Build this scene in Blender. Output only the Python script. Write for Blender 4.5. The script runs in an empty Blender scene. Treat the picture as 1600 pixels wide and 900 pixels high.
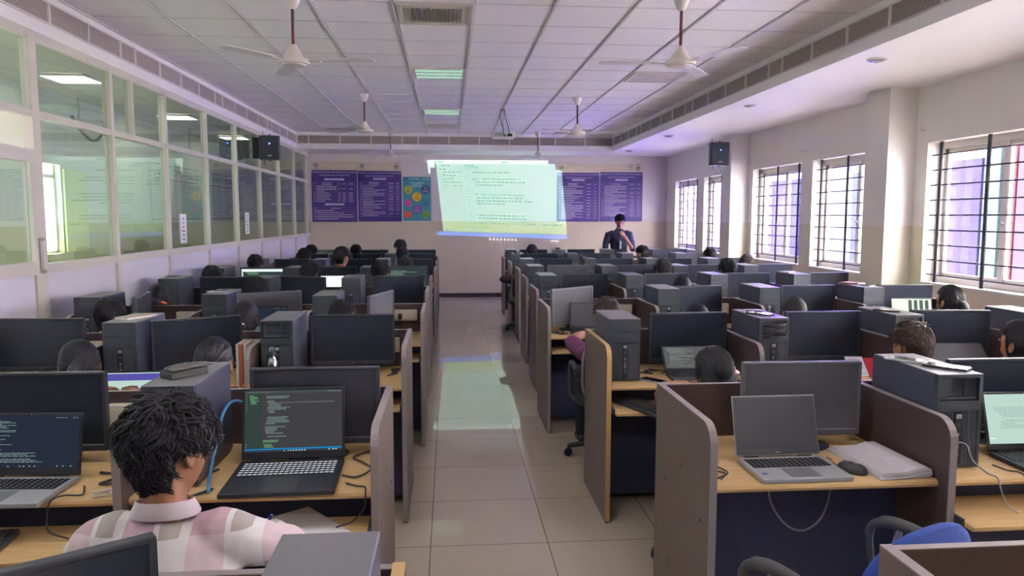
import bpy, bmesh, math, random
from math import sin, cos, pi, radians, sqrt, exp
from mathutils import Vector, Matrix, Euler, noise

sc = bpy.context.scene
COL = sc.collection
random.seed(7)
V = Vector

# ------------------------------------------------------------------ materials
def lin(c):
    return c / 12.92 if c <= 0.04045 else ((c + 0.055) / 1.055) ** 2.4

def rgb(r, g, b):
    return (lin(r / 255), lin(g / 255), lin(b / 255), 1.0)

MATS = {}

def mat(name, col, rough=0.5, metal=0.0, spec=0.5, emit=0.0, ecol=None, var=0.0, vscale=20.0, bump=0.0, bscale=200.0, coat=0.0):
    if name in MATS:
        return MATS[name]
    m = bpy.data.materials.new(name)
    m.use_nodes = True
    nt = m.node_tree
    p = nt.nodes['Principled BSDF']
    c = rgb(*col)
    p.inputs['Base Color'].default_value = c
    p.inputs['Roughness'].default_value = rough
    p.inputs['Metallic'].default_value = metal
    p.inputs['Specular IOR Level'].default_value = spec
    p.inputs['Coat Weight'].default_value = coat
    if emit:
        p.inputs['Emission Color'].default_value = rgb(*(ecol or col))
        p.inputs['Emission Strength'].default_value = emit
    if var or bump:
        tc = nt.nodes.new('ShaderNodeTexCoord')
    if var:
        n = nt.nodes.new('ShaderNodeTexNoise')
        n.inputs['Scale'].default_value = vscale
        n.inputs['Detail'].default_value = 4
        nt.links.new(tc.outputs['Object'], n.inputs['Vector'])
        r = nt.nodes.new('ShaderNodeValToRGB')
        r.color_ramp.elements[0].position = 0.3
        r.color_ramp.elements[1].position = 0.7
        r.color_ramp.elements[0].color = tuple(x * (1 - var) for x in c[:3]) + (1,)
        r.color_ramp.elements[1].color = tuple(min(1, x * (1 + var)) for x in c[:3]) + (1,)
        nt.links.new(n.outputs['Fac'], r.inputs['Fac'])
        nt.links.new(r.outputs['Color'], p.inputs['Base Color'])
    if bump:
        n2 = nt.nodes.new('ShaderNodeTexNoise')
        n2.inputs['Scale'].default_value = bscale
        nt.links.new(tc.outputs['Object'], n2.inputs['Vector'])
        b = nt.nodes.new('ShaderNodeBump')
        b.inputs['Strength'].default_value = bump
        b.inputs['Distance'].default_value = 0.002
        nt.links.new(n2.outputs['Fac'], b.inputs['Height'])
        nt.links.new(b.outputs['Normal'], p.inputs['Normal'])
    MATS[name] = m
    return m

def node(nt, t, **kw):
    n = nt.nodes.new(t)
    for k, v in kw.items():
        setattr(n, k, v)
    return n

def math_node(nt, op, a, b=None):
    n = nt.nodes.new('ShaderNodeMath')
    n.operation = op
    for i, x in enumerate((a, b)):
        if x is None:
            continue
        if hasattr(x, 'is_linked') or hasattr(x, 'links'):
            nt.links.new(x, n.inputs[i])
        else:
            n.inputs[i].default_value = x
    return n.outputs[0]

def mixcol(nt, fac, a, b):
    n = nt.nodes.new('ShaderNodeMix')
    n.data_type = 'RGBA'
    nt.links.new(fac, n.inputs[0])
    for i, x in ((6, a), (7, b)):
        if isinstance(x, tuple):
            n.inputs[i].default_value = x
        else:
            nt.links.new(x, n.inputs[i])
    return n.outputs[2]

def emission(name, col, s):
    m = bpy.data.materials.new(name)
    m.use_nodes = True
    nt = m.node_tree
    nt.nodes.clear()
    e = nt.nodes.new('ShaderNodeEmission')
    e.inputs[0].default_value = rgb(*col)
    e.inputs[1].default_value = s
    o = nt.nodes.new('ShaderNodeOutputMaterial')
    nt.links.new(e.outputs[0], o.inputs[0])
    return m

def glass_mat(name, tint=(255, 255, 255), gloss=0.08, rough=0.02):
    m = bpy.data.materials.new(name)
    m.use_nodes = True
    nt = m.node_tree
    nt.nodes.clear()
    t = nt.nodes.new('ShaderNodeBsdfTransparent')
    t.inputs[0].default_value = rgb(*tint)
    g = nt.nodes.new('ShaderNodeBsdfGlossy')
    g.inputs['Roughness'].default_value = rough
    f = nt.nodes.new('ShaderNodeFresnel')
    geo = nt.nodes.new('ShaderNodeNewGeometry')
    io = nt.nodes.new('ShaderNodeMath')
    io.operation = 'MULTIPLY_ADD'
    nt.links.new(geo.outputs['Backfacing'], io.inputs[0])
    io.inputs[1].default_value = 1 / 1.5 - 1.5
    io.inputs[2].default_value = 1.5
    nt.links.new(io.outputs[0], f.inputs[0])
    a = nt.nodes.new('ShaderNodeMath')
    a.operation = 'MULTIPLY_ADD'
    nt.links.new(f.outputs[0], a.inputs[0])
    a.inputs[1].default_value = 1.0
    a.inputs[2].default_value = gloss
    a.use_clamp = True
    mx = nt.nodes.new('ShaderNodeMixShader')
    nt.links.new(a.outputs[0], mx.inputs[0])
    nt.links.new(t.outputs[0], mx.inputs[1])
    nt.links.new(g.outputs[0], mx.inputs[2])
    o = nt.nodes.new('ShaderNodeOutputMaterial')
    nt.links.new(mx.outputs[0], o.inputs[0])
    return m

# ------------------------------------------------------------------ mesh helpers
class MB:
    def __init__(self):
        self.bm = bmesh.new()
        self.mi = 0
        self.M = None

    def _fin(self, geom_verts, faces):
        for f in faces:
            f.material_index = self.mi
        if self.M is not None:
            bmesh.ops.transform(self.bm, matrix=self.M, verts=geom_verts)

    def box(self, x0, x1, y0, y1, z0, z1, bev=0.0, seg=1, R=None):
        T = Matrix.Translation(((x0 + x1) / 2, (y0 + y1) / 2, (z0 + z1) / 2))
        S = Matrix.Diagonal((abs(x1 - x0), abs(y1 - y0), abs(z1 - z0), 1))
        r = bmesh.ops.create_cube(self.bm, size=1.0, matrix=(R or Matrix.Identity(4)) @ T @ S)
        vs = r['verts']
        if bev:
            es = list({e for v in vs for e in v.link_edges})
            rb = bmesh.ops.bevel(self.bm, geom=es, offset=bev, segments=seg, affect='EDGES', profile=0.5)
            vs = list({v for f in rb['faces'] for v in f.verts} | {v for v in vs if v.is_valid})
        fs = list({f for v in vs for f in v.link_faces})
        self._fin(vs, fs)
        return self

    def poly(self, pts):
        vs = [self.bm.verts.new(p) for p in pts]
        f = self.bm.faces.new(vs)
        self._fin(vs, [f])
        return self

    def mesh(self, verts, faces, M=None):
        vs = [self.bm.verts.new((M @ V(v)) if M else v) for v in verts]
        fs = []
        for f in faces:
            try:
                fs.append(self.bm.faces.new([vs[i] for i in f]))
            except ValueError:
                pass
        self._fin(vs, fs)
        return self

    def prism(self, pts, a, b, axis='x'):
        """extrude a 2D outline (counter-clockwise) along an axis from a to b"""
        def P(u, v, w):
            return {'x': (w, u, v), 'y': (u, w, v), 'z': (u, v, w)}[axis]
        n = len(pts)
        verts = [P(u, v, a) for u, v in pts] + [P(u, v, b) for u, v in pts]
        faces = [tuple(range(n))[::-1], tuple(range(n, 2 * n))]
        for i in range(n):
            j = (i + 1) % n
            faces.append((i, j, n + j, n + i))
        r = self.mesh(verts, faces)
        return r

    def tube(self, pts, rad, n=8, caps=True, flat=None):
        """swept tube through points; rad a number or one per point; flat scales the second axis"""
        pts = [V(p) for p in pts]
        k = len(pts)
        rad = [rad] * k if not hasattr(rad, '__len__') else list(rad)
        if caps == 'round':
            d0 = (pts[0] - pts[1]).normalized()
            d1 = (pts[-1] - pts[-2]).normalized()
            pre = [(pts[0] + d0 * rad[0] * s, rad[0] * c) for s, c in ((0.95, 0.3), (0.7, 0.71))]
            post = [(pts[-1] + d1 * rad[-1] * s, rad[-1] * c) for s, c in ((0.7, 0.71), (0.95, 0.3))]
            rad = [r for _, r in pre] + rad + [r for _, r in post]
            pts = [p for p, _ in pre] + pts + [p for p, _ in post]
            k = len(pts)
        up = None
        verts = []
        for i in range(k):
            t = (pts[min(i + 1, k - 1)] - pts[max(i - 1, 0)])
            if t.length < 1e-9:
                t = V((0, 0, 1))
            t.normalize()
            if up is None:
                ref = V((0, 0, 1)) if abs(t.z) < 0.9 else V((1, 0, 0))
                up = (ref - t * ref.dot(t)).normalized()
            else:
                up = (up - t * up.dot(t))
                if up.length < 1e-6:
                    up = V((1, 0, 0)) - t * t.x
                up.normalize()
            s = t.cross(up)
            for j in range(n):
                a = 2 * pi * j / n
                verts.append(pts[i] + (up * sin(a) * (flat or 1) + s * cos(a)) * rad[i])
        faces = []
        for i in range(k - 1):
            for j in range(n):
                q = (j + 1) % n
                faces.append((i * n + j, i * n + q, (i + 1) * n + q, (i + 1) * n + j))
        if caps:
            faces.append(tuple(range(n))[::-1])
            faces.append(tuple(range((k - 1) * n, k * n)))
        return self.mesh(verts, faces)

    def lathe(self, prof, n=24, M=None):
        """revolve (r, z) profile round z"""
        verts = []
        k = len(prof)
        for r, z in prof:
            for j in range(n):
                a = 2 * pi * j / n
                verts.append((max(r, 1e-4) * cos(a), max(r, 1e-4) * sin(a), z))
        faces = []
        for i in range(k - 1):
            for j in range(n):
                q = (j + 1) % n
                faces.append((i * n + j, i * n + q, (i + 1) * n + q, (i + 1) * n + j))
        faces.append(tuple(range(n))[::-1])
        faces.append(tuple(range((k - 1) * n, k * n)))
        return self.mesh(verts, faces, M)

    def loft(self, rings, caps=True):
        n = len(rings[0])
        verts = [p for r in rings for p in r]
        faces = []
        for i in range(len(rings) - 1):
            for j in range(n):
                q = (j + 1) % n
                faces.append((i * n + j, i * n + q, (i + 1) * n + q, (i + 1) * n + j))
        if caps:
            faces.append(tuple(range(n))[::-1])
            faces.append(tuple(range((len(rings) - 1) * n, len(rings) * n)))
        return self.mesh(verts, faces)

    def ball(self, c, r, seg=16, rings=10):
        c = V(c)
        rx, ry, rz = (r, r, r) if not hasattr(r, '__len__') else r
        prof = []
        R = []
        for i in range(1, rings):
            a = pi * i / rings
            R.append([c + V((rx * sin(a) * cos(2 * pi * j / seg), ry * sin(a) * sin(2 * pi * j / seg), -rz * cos(a))) for j in range(seg)])
        return self.loft(R)

    def text(self, body, size, M, align='CENTER', ext=0.0):
        v, f = text_geo(body, align, ext / size if size else 0)
        return self.mesh(v, f, M @ Matrix.Scale(size, 4))

    def rect(self, u0, u1, v0, v1, M):
        return self.mesh([(u0, v0, 0), (u1, v0, 0), (u1, v1, 0), (u0, v1, 0)], [(0, 1, 2, 3)], M)

    def disc(self, cx, cy, r, M, n=28):
        return self.mesh([(cx + r * cos(2 * pi * i / n), cy + r * sin(2 * pi * i / n), 0) for i in range(n)], [tuple(range(n))], M)

    def build(self, name, mats, parent=None, smooth=None, loc=None, recalc=True):
        if recalc:
            bmesh.ops.recalc_face_normals(self.bm, faces=self.bm.faces[:])
        me = bpy.data.meshes.new(name)
        self.bm.to_mesh(me)
        self.bm.free()
        return link(me, name, mats, parent, smooth, loc)

def link(me, name, mats, parent=None, smooth=None, loc=None):
    o = bpy.data.objects.new(name, me)
    COL.objects.link(o)
    if not isinstance(mats, (list, tuple)):
        mats = [mats]
    me.materials.clear()
    for m in mats:
        me.materials.append(m)
    if smooth is not None:
        me.polygons.foreach_set('use_smooth', [True] * len(me.polygons))
        if smooth < 179:
            me.set_sharp_from_angle(angle=radians(smooth))
    if parent is not None:
        o.parent = parent
    if loc is not None:
        o.location = loc
    return o

_T = {}

def text_geo(body, align='CENTER', ext=0.0):
    key = (body, align, round(ext, 3))
    if key in _T:
        return _T[key]
    cu = bpy.data.curves.new('lettering', 'FONT')
    cu.body = body
    cu.align_x = align
    cu.align_y = 'CENTER'
    cu.resolution_u = 2
    cu.extrude = ext
    ob = bpy.data.objects.new('lettering', cu)
    COL.objects.link(ob)
    dg = bpy.context.evaluated_depsgraph_get()
    me = ob.evaluated_get(dg).to_mesh()
    v = [tuple(x.co) for x in me.vertices]
    f = [tuple(p.vertices) for p in me.polygons]
    ob.evaluated_get(dg).to_mesh_clear()
    bpy.data.objects.remove(ob)
    bpy.data.curves.remove(cu)
    _T[key] = (v, f)
    return _T[key]

def frame(origin, xdir, ydir):
    x = V(xdir).normalized()
    y = V(ydir).normalized()
    z = x.cross(y).normalized()
    M = Matrix((x, y, z)).transposed().to_4x4()
    M.translation = V(origin)
    return M

def tag(o, label=None, cat=None, group=None, kind=None):
    if label:
        o['label'] = label
    if cat:
        o['category'] = cat
    if group:
        o['group'] = group
    if kind:
        o['kind'] = kind
    return o

def empty(name, loc=(0, 0, 0), rz=0.0):
    o = bpy.data.objects.new(name, None)
    o.empty_display_size = 0.05
    o.location = loc
    o.rotation_euler = (0, 0, rz)
    COL.objects.link(o)
    return o

def thing(name, label, cat, loc=(0, 0, 0), rz=0.0, group=None):
    return tag(empty(name, loc, rz), label, cat, group)

KIDS = {}

def copy_tree(o, parent=None):
    c = o.copy()
    COL.objects.link(c)
    c.parent = parent
    for ch in list(o.children):
        copy_tree(ch, c)
    return c

def catmull(pts, n=6):
    pts = [V(p) for p in pts]
    P = [pts[0] * 2 - pts[1]] + pts + [pts[-1] * 2 - pts[-2]]
    out = []
    for i in range(1, len(P) - 2):
        a, b, c, d = P[i - 1], P[i], P[i + 1], P[i + 2]
        for k in range(n):
            t = k / n
            out.append(0.5 * ((2 * b) + (c - a) * t + (2 * a - 5 * b + 4 * c - d) * t * t + (3 * b - a - 3 * c + d) * t ** 3))
    out.append(pts[-1])
    return out

ORD = ['first', 'second', 'third', 'fourth', 'fifth', 'sixth', 'seventh', 'eighth', 'ninth']
# ------------------------------------------------------------------ palette
M_white = mat('white_paint', (222, 216, 216), 0.6)
M_alu = mat('cream_aluminium', (214, 206, 198), 0.38, spec=0.5)
M_lower = mat('white_board', (222, 218, 228), 0.35)
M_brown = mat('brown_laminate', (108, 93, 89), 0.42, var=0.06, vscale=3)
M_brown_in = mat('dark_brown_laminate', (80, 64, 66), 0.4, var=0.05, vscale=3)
M_edge = mat('lilac_grey_edge', (150, 140, 142), 0.4)
M_edge_tan = mat('tan_edge', (196, 160, 112), 0.45)
M_navy = mat('navy_board', (60, 64, 98), 0.5)
M_black = mat('black_plastic', (54, 57, 68), 0.42)
M_blackm = mat('black_matt', (44, 46, 54), 0.6)
M_case = mat('tower_black_steel', (74, 77, 96), 0.36, spec=0.6)  # black steel lifted to navy: window haze put into the base colour
M_bezel = mat('tower_bezel', (66, 71, 82), 0.45)
M_screen = mat('screen_off', (52, 57, 70), 0.17, spec=0.55)
M_silver = mat('silver', (176, 180, 186), 0.35, metal=0.6)
M_chrome = mat('chrome', (200, 200, 205), 0.15, metal=1.0)
M_grey = mat('mid_grey_plastic', (120, 120, 124), 0.5)
M_cream = mat('cream_plastic', (214, 204, 188), 0.45)
M_hole = mat('socket_black', (30, 26, 26), 0.6)
M_paper = mat('paper', (226, 224, 228), 0.8)
M_led = emission('blue_indicator', (60, 90, 255), 8.0)

def wood():
    m = mat('beech_laminate', (202, 164, 112), 0.32, spec=0.45)
    nt = m.node_tree
    p = nt.nodes['Principled BSDF']
    tc = nt.nodes.new('ShaderNodeTexCoord')
    mp = nt.nodes.new('ShaderNodeMapping')
    mp.inputs['Scale'].default_value = (1.2, 14, 14)
    n = nt.nodes.new('ShaderNodeTexNoise')
    n.inputs['Scale'].default_value = 6
    n.inputs['Detail'].default_value = 6
    r = nt.nodes.new('ShaderNodeValToRGB')
    r.color_ramp.elements[0].position = 0.3
    r.color_ramp.elements[1].position = 0.72
    r.color_ramp.elements[0].color = rgb(200, 164, 114)
    r.color_ramp.elements[1].color = rgb(220, 188, 140)
    nt.links.new(tc.outputs['Object'], mp.inputs[0])
    nt.links.new(mp.outputs[0], n.inputs['Vector'])
    nt.links.new(n.outputs['Fac'], r.inputs[0])
    nt.links.new(r.outputs[0], p.inputs['Base Color'])
    return m

M_wood = wood()

def tile_mat(name, base, line, sx, sy, ox, oy, w, rough, spec, var=0.04):
    """square tiles whose joints are laid out on the floor or ceiling in metres"""
    m = mat(name, base, rough, spec=spec)
    nt = m.node_tree
    p = nt.nodes['Principled BSDF']
    g = nt.nodes.new('ShaderNodeNewGeometry')
    s = nt.nodes.new('ShaderNodeSeparateXYZ')
    nt.links.new(g.outputs['Position'], s.inputs[0])
    fac = None
    ids = []
    for out, st, off in ((s.outputs[0], sx, ox), (s.outputs[1], sy, oy)):
        a = math_node(nt, 'DIVIDE', math_node(nt, 'SUBTRACT', out, off), st)
        fr = math_node(nt, 'FRACT', a)
        ids.append(math_node(nt, 'FLOOR', a))
        d = math_node(nt, 'MINIMUM', fr, math_node(nt, 'SUBTRACT', 1.0, fr))
        lt = math_node(nt, 'LESS_THAN', d, w / st / 2)
        fac = lt if fac is None else math_node(nt, 'MAXIMUM', fac, lt)
    cx = nt.nodes.new('ShaderNodeCombineXYZ')
    nt.links.new(ids[0], cx.inputs[0])
    nt.links.new(ids[1], cx.inputs[1])
    wn = nt.nodes.new('ShaderNodeTexWhiteNoise')
    nt.links.new(cx.outputs[0], wn.inputs['Vector'])
    n = nt.nodes.new('ShaderNodeTexNoise')
    n.inputs['Scale'].default_value = 2.5
    n.inputs['Detail'].default_value = 5
    nt.links.new(g.outputs['Position'], n.inputs['Vector'])
    k = math_node(nt, 'ADD', math_node(nt, 'MULTIPLY', wn.outputs[0], 0.5), math_node(nt, 'MULTIPLY', n.outputs['Fac'], 0.5))
    c = rgb(*base)
    lo = tuple(x * (1 - var) for x in c[:3]) + (1,)
    hi = tuple(min(1, x * (1 + var)) for x in c[:3]) + (1,)
    col = mixcol(nt, k, lo, hi)
    col = mixcol(nt, fac, col, rgb(*line))
    nt.links.new(col, p.inputs['Base Color'])
    return m

M_floor = tile_mat('cream_vitrified_tile', (192, 180, 162), (100, 92, 82), 0.6, 0.6, -0.105, 0.055, 0.0045, 0.035, 0.6)
M_ceil = tile_mat('ceiling_tile', (246, 242, 245), (124, 116, 122), 0.6, 0.6, -0.40, 5.66, 0.014, 0.85, 0.2, 0.015)  # dark joint lines also paint in the shadow at the tile gaps

def dado_mat(name, up, low, z):
    m = mat(name, up, 0.55, spec=0.35)
    nt = m.node_tree
    p = nt.nodes['Principled BSDF']
    g = nt.nodes.new('ShaderNodeNewGeometry')
    s = nt.nodes.new('ShaderNodeSeparateXYZ')
    nt.links.new(g.outputs['Position'], s.inputs[0])
    f = math_node(nt, 'GREATER_THAN', s.outputs[2], z)
    n = nt.nodes.new('ShaderNodeTexNoise')
    n.inputs['Scale'].default_value = 1.3
    nt.links.new(g.outputs['Position'], n.inputs['Vector'])
    col = mixcol(nt, f, rgb(*low), rgb(*up))
    mul = nt.nodes.new('ShaderNodeMix')
    mul.data_type = 'RGBA'
    mul.blend_type = 'MULTIPLY'
    mul.inputs[0].default_value = 0.12
    nt.links.new(col, mul.inputs[6])
    nt.links.new(n.outputs['Color'], mul.inputs[7])
    nt.links.new(mul.outputs[2], p.inputs['Base Color'])
    return m

M_wall = dado_mat('cream_wall_paint', (242, 236, 233), (228, 220, 202), 1.58)
M_corr = dado_mat('corridor_paint', (216, 214, 206), (190, 186, 156), 1.57)
M_wallb = dado_mat('beige_wall_paint', (222, 212, 210), (204, 191, 174), 1.57)
M_soffit = mat('soffit_paint', (246, 241, 242), 0.6)

# ------------------------------------------------------------------ room shell
XL, XR, YB, YF = -2.82, 4.56, 15.40, -3.2
ZS, ZC = 2.92, 3.23
XI, YI = 3.14, 14.30

def struct(o):
    o['kind'] = 'structure'
    return o

struct(MB().box(XL - 1.6, XR + 0.3, YF - .15, YB + 0.2, -0.1, 0).build('floor', M_floor))
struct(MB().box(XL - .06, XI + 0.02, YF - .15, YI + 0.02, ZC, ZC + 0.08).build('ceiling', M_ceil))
# dropped borders round the tiled field
m = MB()
m.box(XI, XR + .25, YF - .15, YI, ZS, ZC + .08)
m.box(XL - .06, XR + .25, YI, YB + .2, ZS, ZC + .08)
struct(m.build('ceiling_border', M_soffit))
# tee bars
m = MB()
for i in range(-4, 7):
    x = -0.40 + .6 * i
    if XL < x < XI:
        m.box(x - .013, x + .004, YF, YI, ZC - .010, ZC)
for j in range(-15, 15):
    y = 5.66 + .6 * j
    if YF < y < YI:
        m.box(XL, XI, y - .012, y + .002, ZC - .002, ZC)
struct(m.build('trim_1', mat('tee_bar_white', (214, 208, 210), 0.5)))

# back wall and wall behind the camera
struct(MB().box(XL - 1.6, XR + .25, YB, YB + .2, 0, ZC + .08).build('wall_back', M_wallb))
struct(MB().box(XL - 1.6, XR + .25, YF - .15, YF, 0, ZC + .08).build('wall_front', M_wall))
struct(MB().box(XL, XR, YB - .012, YB, 0, .085).build('baseboard_back', mat('plum_skirting_tile', (74, 58, 74), 0.25)))
# access hatch outline on the back wall
m = MB()
for a in ((-.25, .32, .345, .35), (-.25, .32, .75, .755), (.315, .32, .345, .755), (-.25, -.245, .345, .755)):
    m.box(a[0], a[1], YB - .004, YB, a[2], a[3])
struct(m.build('trim_2', mat('hatch_edge', (186, 174, 164), 0.6)))

# right wall with window openings
WINS = [(0.9, 2.45), (3.40, 4.95), (5.27, 6.84), (7.55, 9.10), (9.40, 10.96), (11.58, 13.12), (13.46, 14.82)]
WZ0, WZ1, WT = 1.03, 2.375, 0.25
m = MB()
ys = [YF] + [v for w in WINS for v in w] + [YB]
for i in range(0, len(ys), 2):
    m.box(XR, XR + WT, ys[i], ys[i + 1], 0, ZS)
for a, b in WINS:
    m.box(XR, XR + WT, a, b, 0, WZ0)
    m.box(XR, XR + WT, a, b, WZ1, ZS)
struct(m.build('wall_right', M_wall))
for i, (a, b) in enumerate(((7.02, 7.42), (11.10, 11.47), (2.75, 3.12))):
    struct(MB().box(4.27, XR, a, b, 0, ZS).build('wall_right_pillar_%d' % (i + 1), M_wall))
struct(MB().box(XR - .012, XR, YF, YB - .012, 0, .085).build('baseboard_right', MATS['plum_skirting_tile']))

M_glass = glass_mat('window_glass', (250, 252, 252), 0.01)
M_iron = mat('grille_iron', (60, 54, 72), 0.6)
for i, (a, b) in enumerate(WINS):
    o = struct(tag(empty('window_%d' % (i + 1), (0, 0, 0))))
    f = MB()
    X0, X1 = XR + .12, XR + .19
    t = .045
    for y0, y1, z0, z1 in ((a, b, WZ0 + .02, WZ0 + .07), (a, b, WZ1 - .06, WZ1), (a, a + t, WZ0 + .02, WZ1), (b - t, b, WZ0 + .02, WZ1)):
        f.box(X0, X1, y0, y1, z0, z1)
    mid = a + (b - a) * .45
    for yy in (mid,):
        f.box(X0 + .01, X1 - .01, yy - .03, yy + .03, WZ0 + .05, WZ1 - .05)
    f.build('window_frame', M_alu, o)
    s = MB()
    for y0, y1, xx in ((a + t, mid, X0 + .016), (mid, b - t, X0 + .038)):
        for q0, q1, z0, z1 in ((y0, y1, WZ0 + .07, WZ0 + .11), (y0, y1, WZ1 - .10, WZ1 - .06), (y0, y0 + .04, WZ0 + .07, WZ1 - .06), (y1 - .04, y1, WZ0 + .07, WZ1 - .06)):
            s.box(xx, xx + .02, q0, q1, z0, z1)
    s.build('sash', M_alu, o)
    MB().box(XR + .155, XR + .159, a + t, b - t, WZ0 + .07, WZ1 - .06).build('pane', M_glass, o)
    MB().box(XR - .015, XR + .12, a - .0, b + .0, WZ0 - .0, WZ0 + .02).build('sill', M_white, o)
    g = MB()
    for k in range(9):
        z = WZ0 + .09 + k * .142
        g.tube([(XR + .055, a - .02, z), (XR + .055, b + .02, z)], .0075, 6)
    for yy in (a + .16, (a + b) / 2 + .02, b - .14):
        g.box(XR + .04, XR + .05, yy - .02, yy + .02, WZ0 + .02, WZ1)
    g.build('window_grille', M_iron, o)
    l = MB()
    l.tube([(X0 - .002, mid - .02, 1.62), (X0 - .03, mid - .02, 1.62), (X0 - .035, mid - .10, 1.60)], .007, 6)
    l.build('latch', M_grey, o)
# curtain hooks above the windows
for i, (yy, zz) in enumerate(((6.90, 2.50), (9.25, 2.50), (9.34, 2.50), (11.03, 2.47))):
    h = MB()
    h.tube(catmull([(XR, yy, zz), (XR - .04, yy, zz + .005), (XR - .05, yy, zz + .03)], 4), .005, 6)
    o = h.build('curtain_hook', M_white)
    tag(o, ['cream curtain hook above the edge of the big barred window', 'cream curtain hook over the pier between two middle windows, further from the pillar',
            'cream curtain hook over the pier between two middle windows, nearer the far end', 'cream curtain hook beside the speaker pillar above a window'][i], 'hook')

# glazed partition on the left
LM = [-0.9, .35, 1.6, 2.85, 4.10, 5.42, 6.60, 7.80, 9.05, 10.27, 11.52, 12.78, 14.0, 15.2]
m = MB()
t = .028
def bar(y0, y1, z0, z1, d=.03, dx=0):
    e = .003 if y1 - y0 > 1 else 0
    m.box(XL - d - .02 + e, XL + .012 - e, y0, y1, z0, z1)
bar(YF, YB, 2.86, 2.925)
bar(YF, YB, 2.34, 2.39)
bar(YF, YB, 1.27, 1.335)
bar(YF, YB, 0, .08)
for y in LM:
    w = .045 if abs(y - 5.42) < .01 else t
    bar(y - w, y + w, 0, 2.9)
for y in (7.02,):
    bar(y - .02, y + .02, 2.39, 2.9)
struct(m.build('wall_left', M_alu))
m = MB()
for y0, y1 in zip(LM[:-1], LM[1:]):
    m.box(XL - .03, XL - .012, y0 + t, y1 - t, .08, 1.27)
m.box(XL - .03, XL - .012, YF, LM[0] - t, .08, 1.27)
m.box(XL - .03, XL - .012, LM[-1] + t, YB, .08, 1.27)
struct(m.build('wall_left_panel', M_lower))
M_pglass = glass_mat('partition_glass', (236, 248, 242), 0.06)
n = len(WINS) + 1
up = sorted(LM + [7.02])
for lst, z0, z1 in ((LM, 1.335, 2.34), (up, 2.39, 2.86)):
    for y0, y1 in zip(lst[:-1], lst[1:]):
        if y0 == 4.10 and z0 < 2:
            continue
        struct(MB().box(XL - .024, XL - .018, y0 + t, y1 - t, z0, z1).build('window_%d' % n, M_pglass))
        n += 1
# door leaf in the partition (near the left edge of the view)
d = struct(empty('door_1'))
m = MB()
y0, y1 = 4.15, 5.372
for q in ((y0 + .09, y1 - .09, 1.27, 1.36), (y0 + .09, y1 - .09, 2.03, 2.12), (y0, y0 + .09, .05, 2.12), (y1 - .09, y1, .05, 2.12), (y0 + .09, y1 - .09, .05, .16)):
    m.box(XL - .02, XL + .03, *q)
m.build('door_frame', M_alu, d)
MB().box(XL - .004, XL + .002, y0 + .09, y1 - .09, 1.36, 2.03).build('pane', M_pglass, d)
MB().box(XL - .01, XL + .012, y0 + .09, y1 - .09, .16, 1.27).build('door_panel', M_lower, d)
m = MB()
m.box(XL + .03, XL + .045, y1 - .05, y1 - .02, 1.28, 1.52, .004)
m.box(XL + .045, XL + .06, y1 - .05, y1 - .02, 1.28, 1.30)
m.box(XL + .045, XL + .06, y1 - .05, y1 - .02, 1.50, 1.52)
m.build('door_handle', mat('handle_grey', (168, 162, 156), .4), d)

# corridor beyond the glass
XC = -4.05
struct(MB().box(XC - .2, XL - .05, YF - .15, YB + .2, 2.93, 3.0).build('ceiling_corridor', mat('corridor_ceiling', (206, 204, 194), 0.8)))
m = MB()
cw = [(1.0, 2.2), (4.2, 5.0), (7.85, 8.22)]
ys = [YF] + [v for w in cw for v in w] + [YB]
for i in range(0, len(ys), 2):
    m.box(XC - .15, XC, ys[i], ys[i + 1], 0, 2.95)
for a, b in cw:
    m.box(XC - .15, XC, a, b, 0, 1.28)
    m.box(XC - .15, XC, a, b, 2.2, 2.95)
struct(m.build('wall_corridor', M_corr))
o = struct(empty('window_90'))
m = MB()
for a, b in cw:
    m.box(XC - .1, XC - .06, a, b, 2.06, 2.10)
    for y in (a, b - .03):
        m.box(XC - .1, XC - .06, y, y + .03, 1.28, 2.2)
    m.box(XC - .1, XC - .06, a, b, 1.28, 1.31)
m.build('window_frame', M_alu, o)
m = MB()
for a, b in cw:
    m.box(XC - .082, XC - .078, a, b, 1.3, 2.2)
m.build('pane', M_glass, o)

# cupboard door leaf standing open on the corridor window (pale green shutter)
o = MB().box(XC + .005, XC + .03, 8.24, 8.72, 1.29, 2.16, .004).build('window_shutter', mat('pale_green_board', (206, 210, 160), 0.6))
tag(o, 'pale green shutter panel beside the bright corridor window behind the glass', 'shutter')

def wall_board(y0, y1, z0, z1, body, label):
    t = thing('wall_board', label, 'board', (XC + .004, (y0 + y1) / 2, z0))
    W, H = y1 - y0, z1 - z0
    # corridor wall faces +X: reading direction runs along +Y
    MB().box(0, .012, -W / 2, W / 2, 0, H).build('board_panel', mat('notice_board_grey', (204, 200, 196), 0.6), t)
    F = frame((.0135, 0, 0), (0, 1, 0), (0, 0, 1))
    b = MB()
    for q in ((-W / 2, W / 2, 0, .012), (-W / 2, W / 2, H - .012, H), (-W / 2, -W / 2 + .012, 0, H), (W / 2 - .012, W / 2, 0, H)):
        b.rect(*q, F)
    b.build('board_frame', mat('board_line', (120, 116, 112), 0.6), t)
    MB().text(body, .15, F @ Matrix.Translation((0, H - .11, 0))).build('heading', mat('heading_ink', (110, 96, 96), 0.7), t)
    MB().rect(-W / 2 + .08, W / 2 - .1, H - .225, H - .205, F).build('heading_rule', mat('red_rule', (176, 120, 116), 0.7), t)
    b = MB()
    k = int((H - .26) / .038)
    for i in range(k):
        z = H - .25 - i * .038
        b.rect(-W / 2 + .1, W / 2 - .15, z - .004, z, F)
    b.build('text_line', mat('board_line', (120, 116, 112), 0.6), t)

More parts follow.
